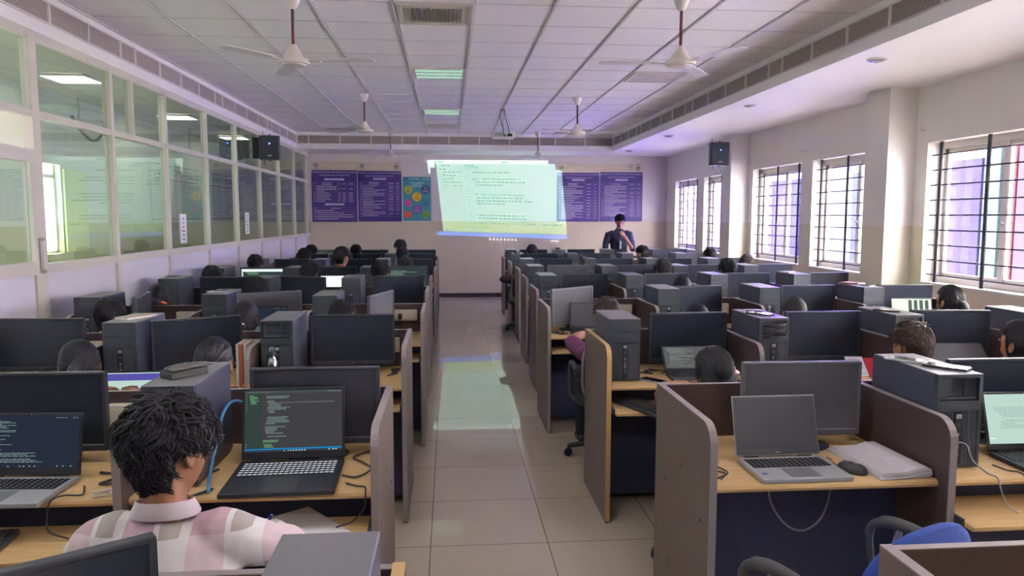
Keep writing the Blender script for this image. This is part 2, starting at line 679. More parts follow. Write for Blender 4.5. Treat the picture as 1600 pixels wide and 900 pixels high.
wall_board(10.55, 12.45, 1.62, 2.40, 'LINUX COMMANDS', 'framed notice board of ruled text in the corridor, nearer one')
wall_board(12.75, 15.1, 1.62, 2.40, 'LINUX COMMANDS', 'framed notice board of ruled text in the corridor, further one')

# corridor lamps
M_tube = emission('lit_diffuser', (255, 250, 232), 4.0)
for i, (x, y) in enumerate(((-3.42, 7.25), (-3.42, 12.4), (-3.42, 2.2), (-3.42, 9.9))):
    t = thing('ceiling_light', ['lit square ceiling lamp seen behind the first wide glass panel', 'lit square ceiling lamp in the corridor near the far end',
                                'lit corridor lamp beside the camera', 'lit square corridor lamp midway along the glass wall'][i], 'light', (x, y, 2.925), 0, 'corridor ceiling lamps')
    m = MB()
    for q in ((-.22, .22, -.22, -.19), (-.22, .22, .19, .22), (-.22, -.19, -.22, .22), (.19, .22, -.22, .22)):
        m.box(q[0], q[1], q[2], q[3], -.02, 0)
    m.build('lamp_frame', M_white, t)
    MB().box(-.19, .19, -.19, .19, -.012, -.004).build('diffuser', M_tube, t)

# paper notices on the glass
for i, (yy, z0, z1, w) in enumerate(((8.24, 1.38, 1.69, .19), (10.78, 1.42, 1.72, .2))):
    t = thing('paper_notice', ['white paper strip notice taped to the glass, nearer the door', 'white paper strip notice taped to the glass, further from the door'][i], 'notice', (XL - .016, yy, z0))
    MB().box(0, .003, -w / 2, w / 2, 0, z1 - z0).build('paper', M_paper, t)
    b = MB()
    F = frame((.0042, 0, 0), (0, 1, 0), (0, 0, 1))
    for k, ww in enumerate((.05, .03, .05, .09, .07, .08)):
        z = (z1 - z0) * (.85 - .14 * k)
        b.rect(-ww / 2, ww / 2, z - .012, z + .006, F)
    b.build('print_text', mat('grey_ink', (128, 126, 140), 0.7), t)
# drooping cable behind the glass
o = MB().tube(catmull([(XL - .1, 6.15, 2.44), (XL - .1, 6.25, 2.36), (XL - .1, 6.45, 2.285), (XL - .1, 6.6, 2.33), (XL - .1, 6.72, 2.45)], 6), .012, 6).build('hanging_cable', M_grey, None, 60)
tag(o, 'thick grey cable drooping behind the partition glass at the top', 'cable')

# slatted air vents in the ceiling drop
def air_vent(name, label, p0, p1, nrm, n, start):
    """p0 to p1 along the face, nrm into the room"""
    p0, p1, nrm = V(p0), V(p1), V(nrm)
    d = (p1 - p0)
    L = d.length
    d.normalize()
    t = thing(name, label, 'vent', p0)
    F = frame((0, 0, 0), d, (0, 0, 1))
    s = 1 if F.to_3x3() @ V((0, 0, 1)) @ nrm > 0 else -1
    m = MB(); m.M = F
    m.box(0, L, 3.025, 3.165, 0, s * .002)
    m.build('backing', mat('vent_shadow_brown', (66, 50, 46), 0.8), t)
    m = MB(); m.M = F
    for k in range(11):
        z = 3.032 + k * .0128
        m.box(0, L, z, z + .0058, s * .002, s * .0042)
    m.build('slat', mat('vent_slat', (216, 206, 198), 0.5), t)
    m = MB(); m.M = F
    y = start
    i = 0
    while y < L:
        m.box(y - .012, y + .012, 3.022, 3.168, s * .002, s * .014)
        y += (.3 if i % 5 == 3 else .575)
        i += 1
    m.box(0, L, 3.165, 3.175, 0, s * .012)
    m.box(0, L, 3.015, 3.025, 0, s * .012)
    m.build('vent_frame', M_white, t)
    return t

struct(MB().box(XL - .06, XL, YF, YI, 2.925, ZC).build('ceiling_border_left', M_soffit))
air_vent('air_vent', 'long brown slatted vent in the ceiling edge above the glass partition', (XL, YF + .3, 0), (XL, YI - .02, 0), (1, 0, 0), 20, .2)
air_vent('air_vent', 'long slatted vent in the ceiling edge along the barred windows', (XI, YF + .3, 0), (XI, YI - .02, 0), (-1, 0, 0), 20, .3)
air_vent('air_vent', 'brown slatted vent band across the ceiling edge above the projected picture', (XL + .02, YI, 0), (XI - .02, YI, 0), (0, -1, 0), 10, .2)

# ceiling fixtures in the tile grid
def panel(ix, iy, kind, label, emit=None, group=None):
    x, y = -.40 + .6 * ix + .3, 5.66 + .6 * iy + .3
    t = thing('ceiling_air_diffuser' if kind == 'grille' else 'ceiling_light', label, 'vent' if kind == 'grille' else 'light', (x, y, ZC - .001), 0, group)
    m = MB()
    for q in ((-.285, .285, -.285, -.255), (-.285, .285, .255, .285), (-.285, -.255, -.255, .255), (.255, .285, -.255, .255)):
        m.box(q[0], q[1], q[2], q[3], -.014, 0)
    m.build('lamp_frame' if kind != 'grille' else 'vent_frame', mat('fixture_cream', (206, 198, 188), 0.5), t)
    if kind == 'grille':
        MB().box(-.255, .255, -.255, .255, -.006, -.001).build('face_plate', mat('fixture_cream', (206, 198, 188), 0.5), t)
        m = MB()
        for k in range(14):
            xx = -.2 + k * .03
            m.box(xx, xx + .014, -.17, .19, -.016, -.006)
        m.build('slat', mat('grille_grey', (120, 114, 114), 0.5), t)
    else:
        e = emit or mat('fixture_cream_diffuser', (190, 182, 184), 0.5)
        MB().box(-.255, .255, -.255, .255, -.008, -.002).build('diffuser', e, t)
        m = MB()
        for k in range(1, 3):
            m.box(-.255, .255, -.255 + k * .17 - .012, -.255 + k * .17 + .012, -.014, -.008)
        m.build('louvre', MATS['fixture_cream'], t)
    return t

M_lamp_sheen = emission('lamp_green_sheen', (190, 235, 215), .2)  # faint green emission stands in for a reflection on the lamp panels
panel(0, 0, 'grille', 'square slatted air grille in the ceiling tiles, closest to the camera')
panel(0, 4, 'lamp', 'square ceiling lamp with painted green reflection, in the tile row behind the air grille', M_lamp_sheen, 'glowing ceiling panels')
panel(0, 9, 'lamp', 'square ceiling lamp with painted green reflection, between the nearer one and the back vent', M_lamp_sheen, 'glowing ceiling panels')
M_lamp_fill = emission('fill_lamp_white', (255, 248, 250), 4.0)  # unseen lamps added as fill for surfaces facing the camera
for (ix, iy, lb) in ((0, -6, 'added square fill lamp over the aisle just ahead of the camera'), (4, -6, 'added square fill lamp on the window side, just ahead of the camera'), (-3, -6, 'added square fill lamp on the glass side, just ahead of the camera'),
                     (0, -11, 'added square fill lamp over the aisle behind the camera'), (4, -11, 'added square fill lamp on the window side, behind the camera'), (-3, -11, 'added square fill lamp on the glass side, behind the camera')):
    panel(ix, iy, 'lamp', lb, M_lamp_fill, 'glowing ceiling panels')
panel(0, 12, 'lamp', 'unlit square ceiling lamp just before the back vent, in the middle')
panel(4, 4, 'lamp', 'unlit square ceiling lamp above the fan on the window side')
panel(4, 13, 'lamp', 'unlit square ceiling lamp near the back vent, window side')
panel(-3, 13, 'lamp', 'unlit square ceiling lamp near the back vent, glass partition side')

# downlights under the window-side border
for i, y in enumerate((5.80, 8.30, 11.45, 14.05)):
    t = thing('ceiling_downlight', 'small round downlight in the border over the windows, %s from the camera' % ORD[i], 'light', (3.40, y, ZS), 0, 'downlights')
    MB().lathe([(.075, 0), (.078, -.008), (.06, -.012), (.055, -.004)], 20).build('rim', mat('downlight_rim', (196, 188, 188), 0.4), t, 40)
    MB().lathe([(.054, -.0035), (.05, -.02), (.02, -.026), (.0, -.026)], 20).build('lamp_lens', mat('downlight_lens', (170, 166, 168), 0.25), t, 40)

# ceiling fans
def fan_proto():
    t = empty('ceiling_fan')
    MB().lathe([(.012, -.10), (.03, -.09), (.055, -.03), (.06, 0), (.0, 0)], 20).build('canopy', mat('fan_white', (224, 214, 208), 0.4), t, 40)
    MB().tube([(0, 0, -.08), (0, 0, -.36)], .011, 10).build('down_rod', mat('maroon_rod', (104, 52, 54), 0.35), t, 40)
    MB().lathe([(.0, -.345), (.022, -.345), (.03, -.36), (.055, -.40), (.072, -.44), (.078, -.445), (.105, -.447), (.11, -.46), (.108, -.477), (.085, -.482), (.08, -.49), (.055, -.494), (.0, -.494)], 28).build('motor_housing', MATS['fan_white'], t, 35)
    m0 = MB()
    m0.prism([(-.018, .085), (.018, .085), (.02, .2), (-.02, .2)], -.468, -.463, 'z')
    pts = [(-.045, .17), (-.062, .3), (-.065, .5), (-.058, .58), (.03, .585), (.052, .55), (.058, .35), (.045, .17)]
    m0.prism(pts, -.463, -.459, 'z')
    b = m0.build('blade', mat('fan_blade_white', (226, 220, 218), 0.45), t)
    for k in (1, 2):
        c = b.copy()
        COL.objects.link(c)
        c.rotation_euler = (0, 0, 2 * pi * k / 3)
    return t
FANS = [(-1.10, 5.55, 20, 'white ceiling fan closest to the camera on the glass partition side'), (1.66, 5.35, -35, 'white ceiling fan closest to the camera on the window side'),
        (-1.08, 9.86, 52, 'white ceiling fan in the middle of the room, glass partition side'), (1.69, 9.86, 5, 'white ceiling fan in the middle of the room, window side'),
        (-1.06, 13.9, 80, 'white ceiling fan hanging in front of the purple wall posters'), (1.65, 13.9, 33, 'white ceiling fan hanging in front of the projected picture')]
fp = fan_proto()
for i, (x, y, a, lb) in enumerate(FANS):
    o = fp if i == 0 else copy_tree(fp)
    o.location = (x, y, ZC)
    o.rotation_euler.z = radians(a)
    tag(o, lb, 'fan', 'ceiling fans')

# projector hung from wires
t = thing('ceiling_projector', 'white projector hanging from the ceiling tiles on wires', 'projector', (.79, 10.95, 2.80))
MB().box(-.16, .16, -.12, .13, 0, .09, .012, 2).build('body', mat('projector_white', (214, 210, 208), 0.4), t)
MB().lathe([(.0, 0), (.03, 0), (.034, .02), (.03, .03)], 18, Matrix.Translation((.09, .13, .045)) @ Matrix.Rotation(-pi / 2, 4, 'X')).build('lens', M_black, t, 40)
m = MB()
for k in range(7):
    m.box(-.13 + k * .02, -.12 + k * .02, -.1215, -.119, .02, .07)
m.build('vent_grille', M_grey, t)
m = MB()
m.box(.05, .12, -.1225, -.119, .02, .055); m.box(.0, .03, -.1225, -.119, .02, .04)
m.build('port_panel', M_hole, t)
m = MB()
for a, b in (((-.14, -.08, .085), (-.01, 0, .43)), ((.13, -.08, .085), (.01, 0, .43)), ((.0, .1, .085), (.0, .02, .43))):
    m.tube([a, b], .003, 5)
m.build('hanging_wire', M_grey, t)
m = MB()
m.tube(catmull([(.0, -.123, .03), (-.01, -.16, .1), (-.05, -.08, .3), (-.02, 0, .43)], 5), .006, 6)
m.tube(catmull([(.08, -.123, .04), (.07, -.15, .12), (.02, -.06, .32), (.01, 0, .43)], 5), .006, 6)
m.build('signal_cable', M_black, t, 60)

# wall speakers
def speaker(x, y, z, rz, label, brk):
    t = thing('wall_speaker', label, 'speaker', (x, y, z), rz)
    m = MB()
    prof = [(-.14, .01), (-.14, .13), (-.12, .17), (.12, .17), (.14, .13), (.14, .01), (.10, -.0), (-.10, -.0)]
    m.prism([(u, .17 - v) for u, v in prof], -.17, .17, 'z')
    m.build('cabinet', M_black, t)
    m = MB()
    m.box(-.125, .125, -.008, .0, -.155, .155, .004)
    m.build('speaker_grille', mat('speaker_mesh', (52, 54, 64), 0.7, bump=.4, bscale=600), t)
    MB().ball((0, -.009, .055), .008, 10, 6).build('indicator_lamp', M_led, t)
    MB().box(-.03, .03, -.0095, -.007, -.125, -.108).build('badge', M_silver, t)
    m = MB()
    m.box(-.012, .012, .06, .13, .17, .19); m.box(-.012, .012, .06, .13, -.19, -.17)
    m.tube([(0, .13, .18), (0, .17, .18)] + [(0, .19, .0)] , .008, 6)
    m.tube([(0, .13, -.18), (0, .17, -.18), (0, .19, 0)], .008, 6)
    m.box(*brk)
    m.build('wall_mount', M_black, t)
    m = MB()
    m.tube(catmull([(-.08, .12, -.16), (-.09, .14, -.22), (-.07, .15, -.2), (-.1, .165, .25)], 5), .004, 5)
    m.build('speaker_cable', M_black, t, 60)
speaker(-2.55, 11.0, 2.645, radians(10), 'black wall speaker with blue lamp on the glass partition', (-.24, -.15, .14, .17, -.15, .15))
speaker(4.02, 11.08 - .2, 2.60, radians(-8), 'black wall speaker with blue lamp on the pillar between windows', (.05, .16, .17, .19, -.17, .19))

# posters on the back wall
M_pboard = mat('poster_purple', (62, 38, 122), 0.4)
M_pink = mat('poster_white_ink', (214, 204, 226), 0.6)
M_pline = mat('poster_line', (150, 130, 190), 0.6)
M_phead = mat('poster_cream', (206, 192, 172), 0.5)
M_logo = mat('logo_navy', (44, 40, 84), 0.5)

def poster_frame(x0, x1, z0, z1):
    return frame((0, 0, 0), (1, 0, 0), (0, 0, 1))

def ring_logo(m, cx, cz, r, F):
    n = 26
    for i in range(n):
        a0, a1 = 2 * pi * i / n, 2 * pi * (i + 1) / n
        m.mesh([(cx + r * cos(a0), cz + r * sin(a0), 0), (cx + r * cos(a1), cz + r * sin(a1), 0), (cx + .7 * r * cos(a1), cz + .7 * r * sin(a1), 0), (cx + .7 * r * cos(a0), cz + .7 * r * sin(a0), 0)], [(0, 1, 2, 3)], F)
    m.mesh([(cx - .8 * r, cz - .45 * r, 0), (cx + .1 * r, cz - .1 * r, 0), (cx + .85 * r, cz + .5 * r, 0), (cx - .1 * r, cz + .2 * r, 0)], [(0, 1, 2, 3)], F)

def emblem(m, cx, cz, r, F):
    for k in range(7):
        a = pi * (.0 + k / 6)
        m.disc(cx + r * .75 * cos(a), cz + r * .5 * sin(a), r * .22, F, 10)
    m.rect(cx - r * .7, cx + r * .7, cz - r * .75, cz - r * .5, F)
    m.rect(cx - r * .15, cx + r * .15, cz - r * .5, cz + r * .2, F)

def bars(m, x0, x1, z, h, F, rnd, words=True):
    x = x0
    while x < x1 - .004:
        w = min(rnd.uniform(.012, .045), x1 - x)
        m.rect(x, x + w, z - h / 2, z + h / 2, F)
        x += w + .007

def poster(x0, x1, z0, z1, label, title, pills, tables, seed, logo=True, crest=False, rs=False):
    W, H = x1 - x0, z1 - z0
    rnd = random.Random(seed)
    t = thing('wall_poster', label, 'poster', ((x0 + x1) / 2, YB - .001, z0))
    MB().box(-W / 2, W / 2, -.008, 0, 0, H - .18).build('poster_panel', M_pboard, t)
    MB().box(-W / 2, W / 2, -.008, 0, H - .18, H).build('poster_header', M_phead, t)
    F = frame((0, -.0088, 0), (1, 0, 0), (0, 0, 1))
    m = MB()
    if logo:
        ring_logo(m, -W / 2 + .09, H - .085, .042, F)
        m.rect(-W / 2 + .04, -W / 2 + .14, H - .155, H - .148, F)
    if crest:
        emblem(m, W / 2 - .10, H - .10, .05, F)
        m.rect(W / 2 - .14, W / 2 - .06, H - .035, H - .026, F)
    if rs:
        m.text('RS', .075, F @ Matrix.Translation((W / 2 - .255, H - .06, 0)))
        m.rect(W / 2 - .30, W / 2 - .21, H - .125, H - .117, F)
    m.build('emblem', M_logo, t)
    m = MB()
    m.text(title[0], .036, F @ Matrix.Translation((0, H - .225, 0)))
    m.text(title[1], .034, F @ Matrix.Translation((0, H - .285, 0)))
    m.build('title_lettering', M_pink, t)
    for body, z, w in pills:
        o = MB().box(-w / 2, w / 2, -.0093, -.0085, z - .02, z + .02).build('heading_pill', mat('pill_lilac', (196, 184, 222), 0.5), t)
        MB().text(body, .024, frame((0, -.0098, z), (1, 0, 0), (0, 0, 1))).build('pill_lettering', M_pboard, o)
    m = MB(); g = MB()
    for (z1_, z0_, cols, rows) in tables:
        L = -W / 2 + .035
        R = W / 2 - .035
        lw = .0028
        zs = [z1_]
        for r in rows:
            zs.append(zs[-1] - r * (z1_ - z0_) / sum(rows))
        for z in zs:
            m.rect(L, R, z - lw / 2, z + lw / 2, F)
        xs = [L] + [L + c * (R - L) for c in cols] + [R]
        for x in xs:
            m.rect(x - lw / 2, x + lw / 2, zs[-1], zs[0], F)
        for i, r in enumerate(rows):
            zt, zb = zs[i], zs[i + 1]
            for c in range(len(xs) - 1):
                cw = xs[c + 1] - xs[c]
                nl = max(1, int(round((zt - zb) / .036))) if c == 1 else 1
                for k in range(nl):
                    zc = zt - (k + .5) * (zt - zb) / nl
                    if i == 0:
                        ww = min(cw * .55, .2)
                    elif c == 1:
                        ww = cw * (.92 if k < nl - 1 else rnd.uniform(.35, .95))
                    else:
                        ww = min(cw * .5, .09)
                    xx = xs[c] + .012 if (c == 1 and i) else (xs[c] + xs[c + 1]) / 2 - ww / 2
                    bars(g, xx, xx + ww, zc, .012, F, rnd)
    m.build('table_rule', M_pline, t)
    g.build('table_lettering', M_pink, t)
    return t

DEP = 'DEPARTMENT OF COMPUTER SCIENCE AND ENGINEERING'
poster(-2.76, -1.86, 1.555, 2.775, 'purple wall poster with two white pill headings and two tables, beside the glass partition', (DEP, 'NETWORKING AND OS LABORATORY'),
       [('LIST OF EQUIPMENTS', .855, .40), ('LIST OF SOFTWARES', .355, .38)],
       [(.80, .40, [.06, .58, .66, .80], [1.3, 2.4, .8, .8, .8, .8, .6]), (.30, .04, [.06], [1.3, 1, 1, 1, 1, 1])], 1)
poster(-1.84, -.965, 1.565, 2.765, 'purple wall poster with one long table, beside the teal poster', (DEP, 'COMPUTER SOFTWARE LABORATORY'),
       [('LIST OF EXPERIMENTS', .86, .26)], [(.80, .10, [.06, .66, .90], [1.3, 1, 1, 1.5, 1.5, 1, 1, 1.4, 1.4, 1, 1, 2.4])], 2, True, True)
poster(2.225, 3.115, 1.565, 2.755, 'purple wall poster with one long table, partly under the projected picture', (DEP, 'COMPUTER SOFTWARE LABORATORY'),
       [('LIST OF EXPERIMENTS', .86, .26)], [(.80, .05, [.06, .66, .88], [1.2, 1.8, 1.2, 1.2, 1.6, 1, 1.3, 1.3, 1.3, 1.2, 1.2, 1.2])], 3)
poster(3.13, 4.03, 1.57, 2.77, 'purple wall poster with one long table, behind the standing presenter', (DEP, 'COMPUTER SOFTWARE LABORATORY'),
       [('LIST OF EXPERIMENTS', .86, .26)], [(.80, .10, [.06, .66, .90], [1.1, 2.6, 1.2, 2, .8, 1.3, 1, 1.3, 1, 1.2, .8])], 4, False, True, True)

t = thing('wall_poster', 'teal wall poster with coloured circles beside the projected picture', 'poster', (-.655, YB - .001, 1.58))
MB().box(-.285, .285, -.008, 0, 0, .89).build('poster_panel', mat('poster_teal', (58, 138, 158), 0.4), t)
F = frame((0, -.0088, 0), (1, 0, 0), (0, 0, 1))
F2 = frame((0, -.0094, 0), (1, 0, 0), (0, 0, 1))
m = MB()
m.text('BUILDERS', .052, F @ Matrix.Translation((-.05, .845, 0)))
m.rect(.11, .19, .84, .858, F)
m.mesh([(.2, .83, 0), (.25, .83, 0), (.225, .87, 0)], [(0, 1, 2)], F)
bars(m, -.14, .14, .77, .02, F, random.Random(4)); bars(m, -.08, .08, .74, .014, F, random.Random(5)); bars(m, -.12, .11, .705, .02, F, random.Random(6))
m.build('title_lettering', mat('teal_poster_ink', (196, 220, 232), 0.6), t)
m = MB(); ring_logo(m, -.225, .845, .032, F); m.build('emblem', M_logo, t)
for (cx, cz, r, c, ink) in ((-.175, .63, .085, (166, 172, 64), (126, 130, 40)), (.175, .63, .088, (58, 46, 110), (190, 160, 200)), (0, .485, .092, (224, 170, 52), (160, 110, 24)), (-.185, .36, .074, (196, 70, 146), (150, 40, 110)),
                            (.185, .36, .074, (48, 122, 146), (30, 80, 110)), (0, .235, .088, (130, 66, 160), (206, 160, 214)), (-.185, .125, .076, (214, 78, 52), (160, 46, 30)), (.185, .125, .08, (116, 160, 60), (74, 112, 36))):
    MB().disc(cx, cz, r, F).build('circle_badge', mat('badge_%d_%d_%d' % c, c, 0.5), t)
    m = MB()
    for q in range(2):
        bars(m, cx - r * .6, cx + r * .6, cz - .015 - q * .024, .014, F2, random.Random(int(cx * 99) + q))
    for a, b in (((-.3, .2), (.3, .28)), ((-.3, .55), (.3, .63)), ((-.3, .2), (-.22, .63)), ((.22, .2), (.3, .63))):
        m.rect(cx + a[0] * r, cx + b[0] * r, cz + a[1] * r, cz + b[1] * r, F2)
    m.build('badge_lettering', mat('badge_ink_%d_%d_%d' % ink, ink, 0.6), t)

# projected picture on the back wall: light laid over whatever is beneath it
def lightlay(name, col, s):
    m = bpy.data.materials.new(name)
    m.use_nodes = True
    nt = m.node_tree
    nt.nodes.clear()
    a = nt.nodes.new('ShaderNodeBsdfTransparent')
    e = nt.nodes.new('ShaderNodeEmission')
    e.inputs[0].default_value = rgb(*col)
    e.inputs[1].default_value = s
    ad = nt.nodes.new('ShaderNodeAddShader')
    o = nt.nodes.new('ShaderNodeOutputMaterial')
    nt.links.new(a.outputs[0], ad.inputs[0]); nt.links.new(e.outputs[0], ad.inputs[1]); nt.links.new(ad.outputs[0], o.inputs[0])
    return m

M_scr = lightlay('projected_mint', (150, 205, 180), .15)
M_scr_side = lightlay('projected_mint_side', (150, 205, 180), .15)
M_scr_low = lightlay('projected_green', (160, 205, 140), .14)
M_bar = lightlay('projected_blue', (50, 110, 200), .24)
M_ink = emission('projected_text', (148, 182, 168), .30)
YS = YB - .013
t = thing('projected_picture', 'bright mint projected code window on the back wall', 'projection', (1.0, YS, 1.2))
def SQ(m, u0, u1, v0, v1, y=0.0):
    """u 0..1 across, v 0..1 up the keystoned picture; local to the root"""
    def P(u, v):
        bl, br = V((-.28, 1.29)), V((2.455, 1.20))
        tl, tr = V((-.44, 2.81)), V((2.30, 2.82))
        p = (bl * (1 - u) + br * u) * (1 - v) + (tl * (1 - u) + tr * u) * v
        return (p.x - 1.0, -y, p.y - 1.2)
    m.mesh([P(u0, v0), P(u1, v0), P(u1, v1), P(u0, v1)], [(0, 1, 2, 3)])
m = MB(); SQ(m, .06, .955, .20, .955); m.build('code_area', M_scr, t)
m = MB(); SQ(m, 0, .05, .90, .96); SQ(m, 0, .012, .82, .90); SQ(m, .0, .9, .955, 1.0); m.build('title_bar', lightlay('projected_pale', (200, 240, 225), .19), t)
m = MB(); SQ(m, .06, 1.0, .055, .20); m.build('terminal_area', M_scr_low, t)
m = MB(); SQ(m, .955, 1.0, .20, .88); m.build('margin_strip', lightlay('projected_mint_edge', (180, 225, 215), .15), t)
m = MB(); SQ(m, .01, 1.0, 0, .05); m.build('task_bar', M_bar, t)
m = MB()
rnd = random.Random(12)
LINES = [(.27, .93, .05), (.28, .90, .07), (.32, .84, .28), (.32, .755, .36), (.335, .715, .38), (.335, .675, .2), (.32, .55, .38), (.335, .51, .34), (.335, .47, .42), (.335, .43, .2), (.33, .28, .36), (.335, .24, .34),
         (.27, .175, .12), (.42, .175, .14), (.58, .175, .08), (.68, .175, .08), (.27, .115, .14), (.82, .175, .14), (.05, .975, .06), (.55, .975, .05), (.1, .93, .05), (.08, .88, .05), (.1, .84, .12), (.1, .80, .08), (.1, .755, .07), (.1, .71, .14), (.1, .665, .13), (.08, .075, .06)]
for u, v, w in LINES:
    x = u
    while x < u + w:
        ww = rnd.uniform(.006, .03)
        SQ(m, x, x + ww, v - .008, v + .008, .002)
        x += ww + .005
for k in range(17):
    SQ(m, .275, .284, .86 - k * .038, .87 - k * .038, .002)
m.build('code_text', M_ink, t)
m = MB()
for k in range(8):
    SQ(m, .40 + k * .028, .412 + k * .028, -.045, -.02)
SQ(m, .87, .93, -.035, -.022)
m.build('icon_row', lightlay('projected_white', (230, 230, 240), .3), t)
m = MB(); ring_logo(m, 0, 0, .03, frame((-1.355, -.002, 1.46), (1, 0, 0), (0, 0, 1))); m.build('side_icon', M_ink, t)

# building opposite, seen through the window bars
t = thing('exterior_building', 'sunlit building wall with purple and red painted bands outside the windows', 'building', (8.5, 8, -2))
def band(y0, y1, z0, z1, c, nm, x=0.0):
    MB().box(x, x + .2, y0 - 8, y1 - 8, z0 + 2, z1 + 2).build('facade_panel', mat(nm, c, .9, spec=0), t)
band(-4, 13.2, -2, 9, (236, 234, 240), 'facade_white', .12)
band(13.2, 30, -2, 9, (112, 84, 246), 'facade_violet_bounce', .12)  # wall given saturated violet to throw purple light into the room
P_, B_ = (36, 33, 58), (44, 54, 58)
band(11.36, 12.15, .62, 2.62, P_, 'facade_purple')
band(10.95, 11.3, .62, 2.75, B_, 'facade_pale_blue')
band(10.62, 10.88, .62, 2.75, (56, 28, 34), 'facade_red')
band(8.6, 10.58, .62, 2.72, (44, 40, 58), 'facade_lilac')
band(8.6, 10.9, .2, .60, (56, 54, 30), 'facade_yellow')
band(17.6, 19.3, .5, 2.6, P_, 'facade_purple')
band(15.2, 16.6, .4, 2.6, (70, 76, 84), 'facade_grey_blue')
struct(MB().box(4.9, 14, -8, 30, -2.2, -2.0).build('ground', mat('outside_concrete', (180, 176, 168), 0.9)))
SCR = .29
# ------------------------------------------------------------------ benches
RX = {0: .92, 1: .875, 2: .85, 3: .755, 4: .83, 5: .87, 6: .92, 7: .93, 8: .93}
RN = {0: .80, 1: 2.35, 2: 3.87, 3: 5.57, 4: 6.95, 5: 8.30, 6: 9.70, 7: 11.15, 8: 12.50}
LXX = {0: -.105, 1: -.25, 2: -.248, 3: -.20, 4: -.215, 5: -.215, 6: -.195, 7: -.2, 8: -.2}
LN = {0: .80, 1: 2.40, 2: 3.95, 3: 5.33, 4: 6.80, 5: 8.20, 6: 9.75, 7: 11.20, 8: 12.50}
DEPTH = .65
WTOP = .75
RPITCH, LPITCH = .845, .815

def dividers(side, r):
    if side == 'R':
        x0 = RX[r]
        xs = [x0 + k * RPITCH for k in range(4)]
        xs.append(min(4.24, x0 + 4 * RPITCH))
        return xs
    x0 = LXX[r]
    return [max(-2.72, x0 - k * (.90 if r == 0 else LPITCH)) for k in range(4)][::-1]

def panel_profile(n, f, zt=.975, r=.075, grow=0.0):
    pts = [(n - grow, .004), (f, .004), (f, zt + grow), (n + r + .06, zt + grow)]
    for k in range(7):
        a = pi / 2 + (pi / 2) * k / 6
        pts.append((n + r + (r + grow) * cos(a) if k else n + r, zt - r + (r + grow) * sin(a)))
    return pts

def edge_strip(m, n, f, x0, x1, zt=.975, r=.075):
    path = [(f, zt)] + [(n + r + r * cos(pi / 2 + pi / 2 * k / 6), zt - r + r * sin(pi / 2 + pi / 2 * k / 6)) for k in range(7)] + [(n, .01)]
    nrm = [(0, 1)] + [(cos(pi / 2 + pi / 2 * k / 6), sin(pi / 2 + pi / 2 * k / 6)) for k in range(7)] + [(-1, 0)]
    rings = []
    for (y, z), (a, b) in zip(path, nrm):
        rings.append([(x0, y - a * .001, z - b * .001), (x1, y - a * .001, z - b * .001), (x1, y + a * .0025, z + b * .0025), (x0, y + a * .0025, z + b * .0025)])
    m.loft(rings)

def socket_box(parent, xc, yb, z=.885, w=.225):
    o = MB().box(xc - w / 2, xc + w / 2, yb - .05, yb - .0015, z - .043, z + .043, .006, 2).build('socket_box', M_cream, parent, 30)
    m = MB()
    y = yb - .0505
    m.box(xc - w / 2 + .02, xc + w / 2 - .02, y - .003, y, z - .028, z + .028)
    m.mi = 1
    for cx in (-.055, .0):
        for dx, dz, rr in ((0, .013, .005), (-.010, -.004, .0036), (.010, -.004, .0036), (-.008, -.016, .003), (.008, -.016, .003)):
            m.tube([(xc + cx + dx, y - .0038, z + dz), (xc + cx + dx, y - .0015, z + dz)], rr, 8)
    m.mi = 0
    m.box(xc + .045, xc + .068, y - .008, y - .002, z - .016, z + .016, .002)
    m.build('socket_plate', [mat('socket_plate_cream', (226, 218, 204), .4), M_hole], o)
    return o

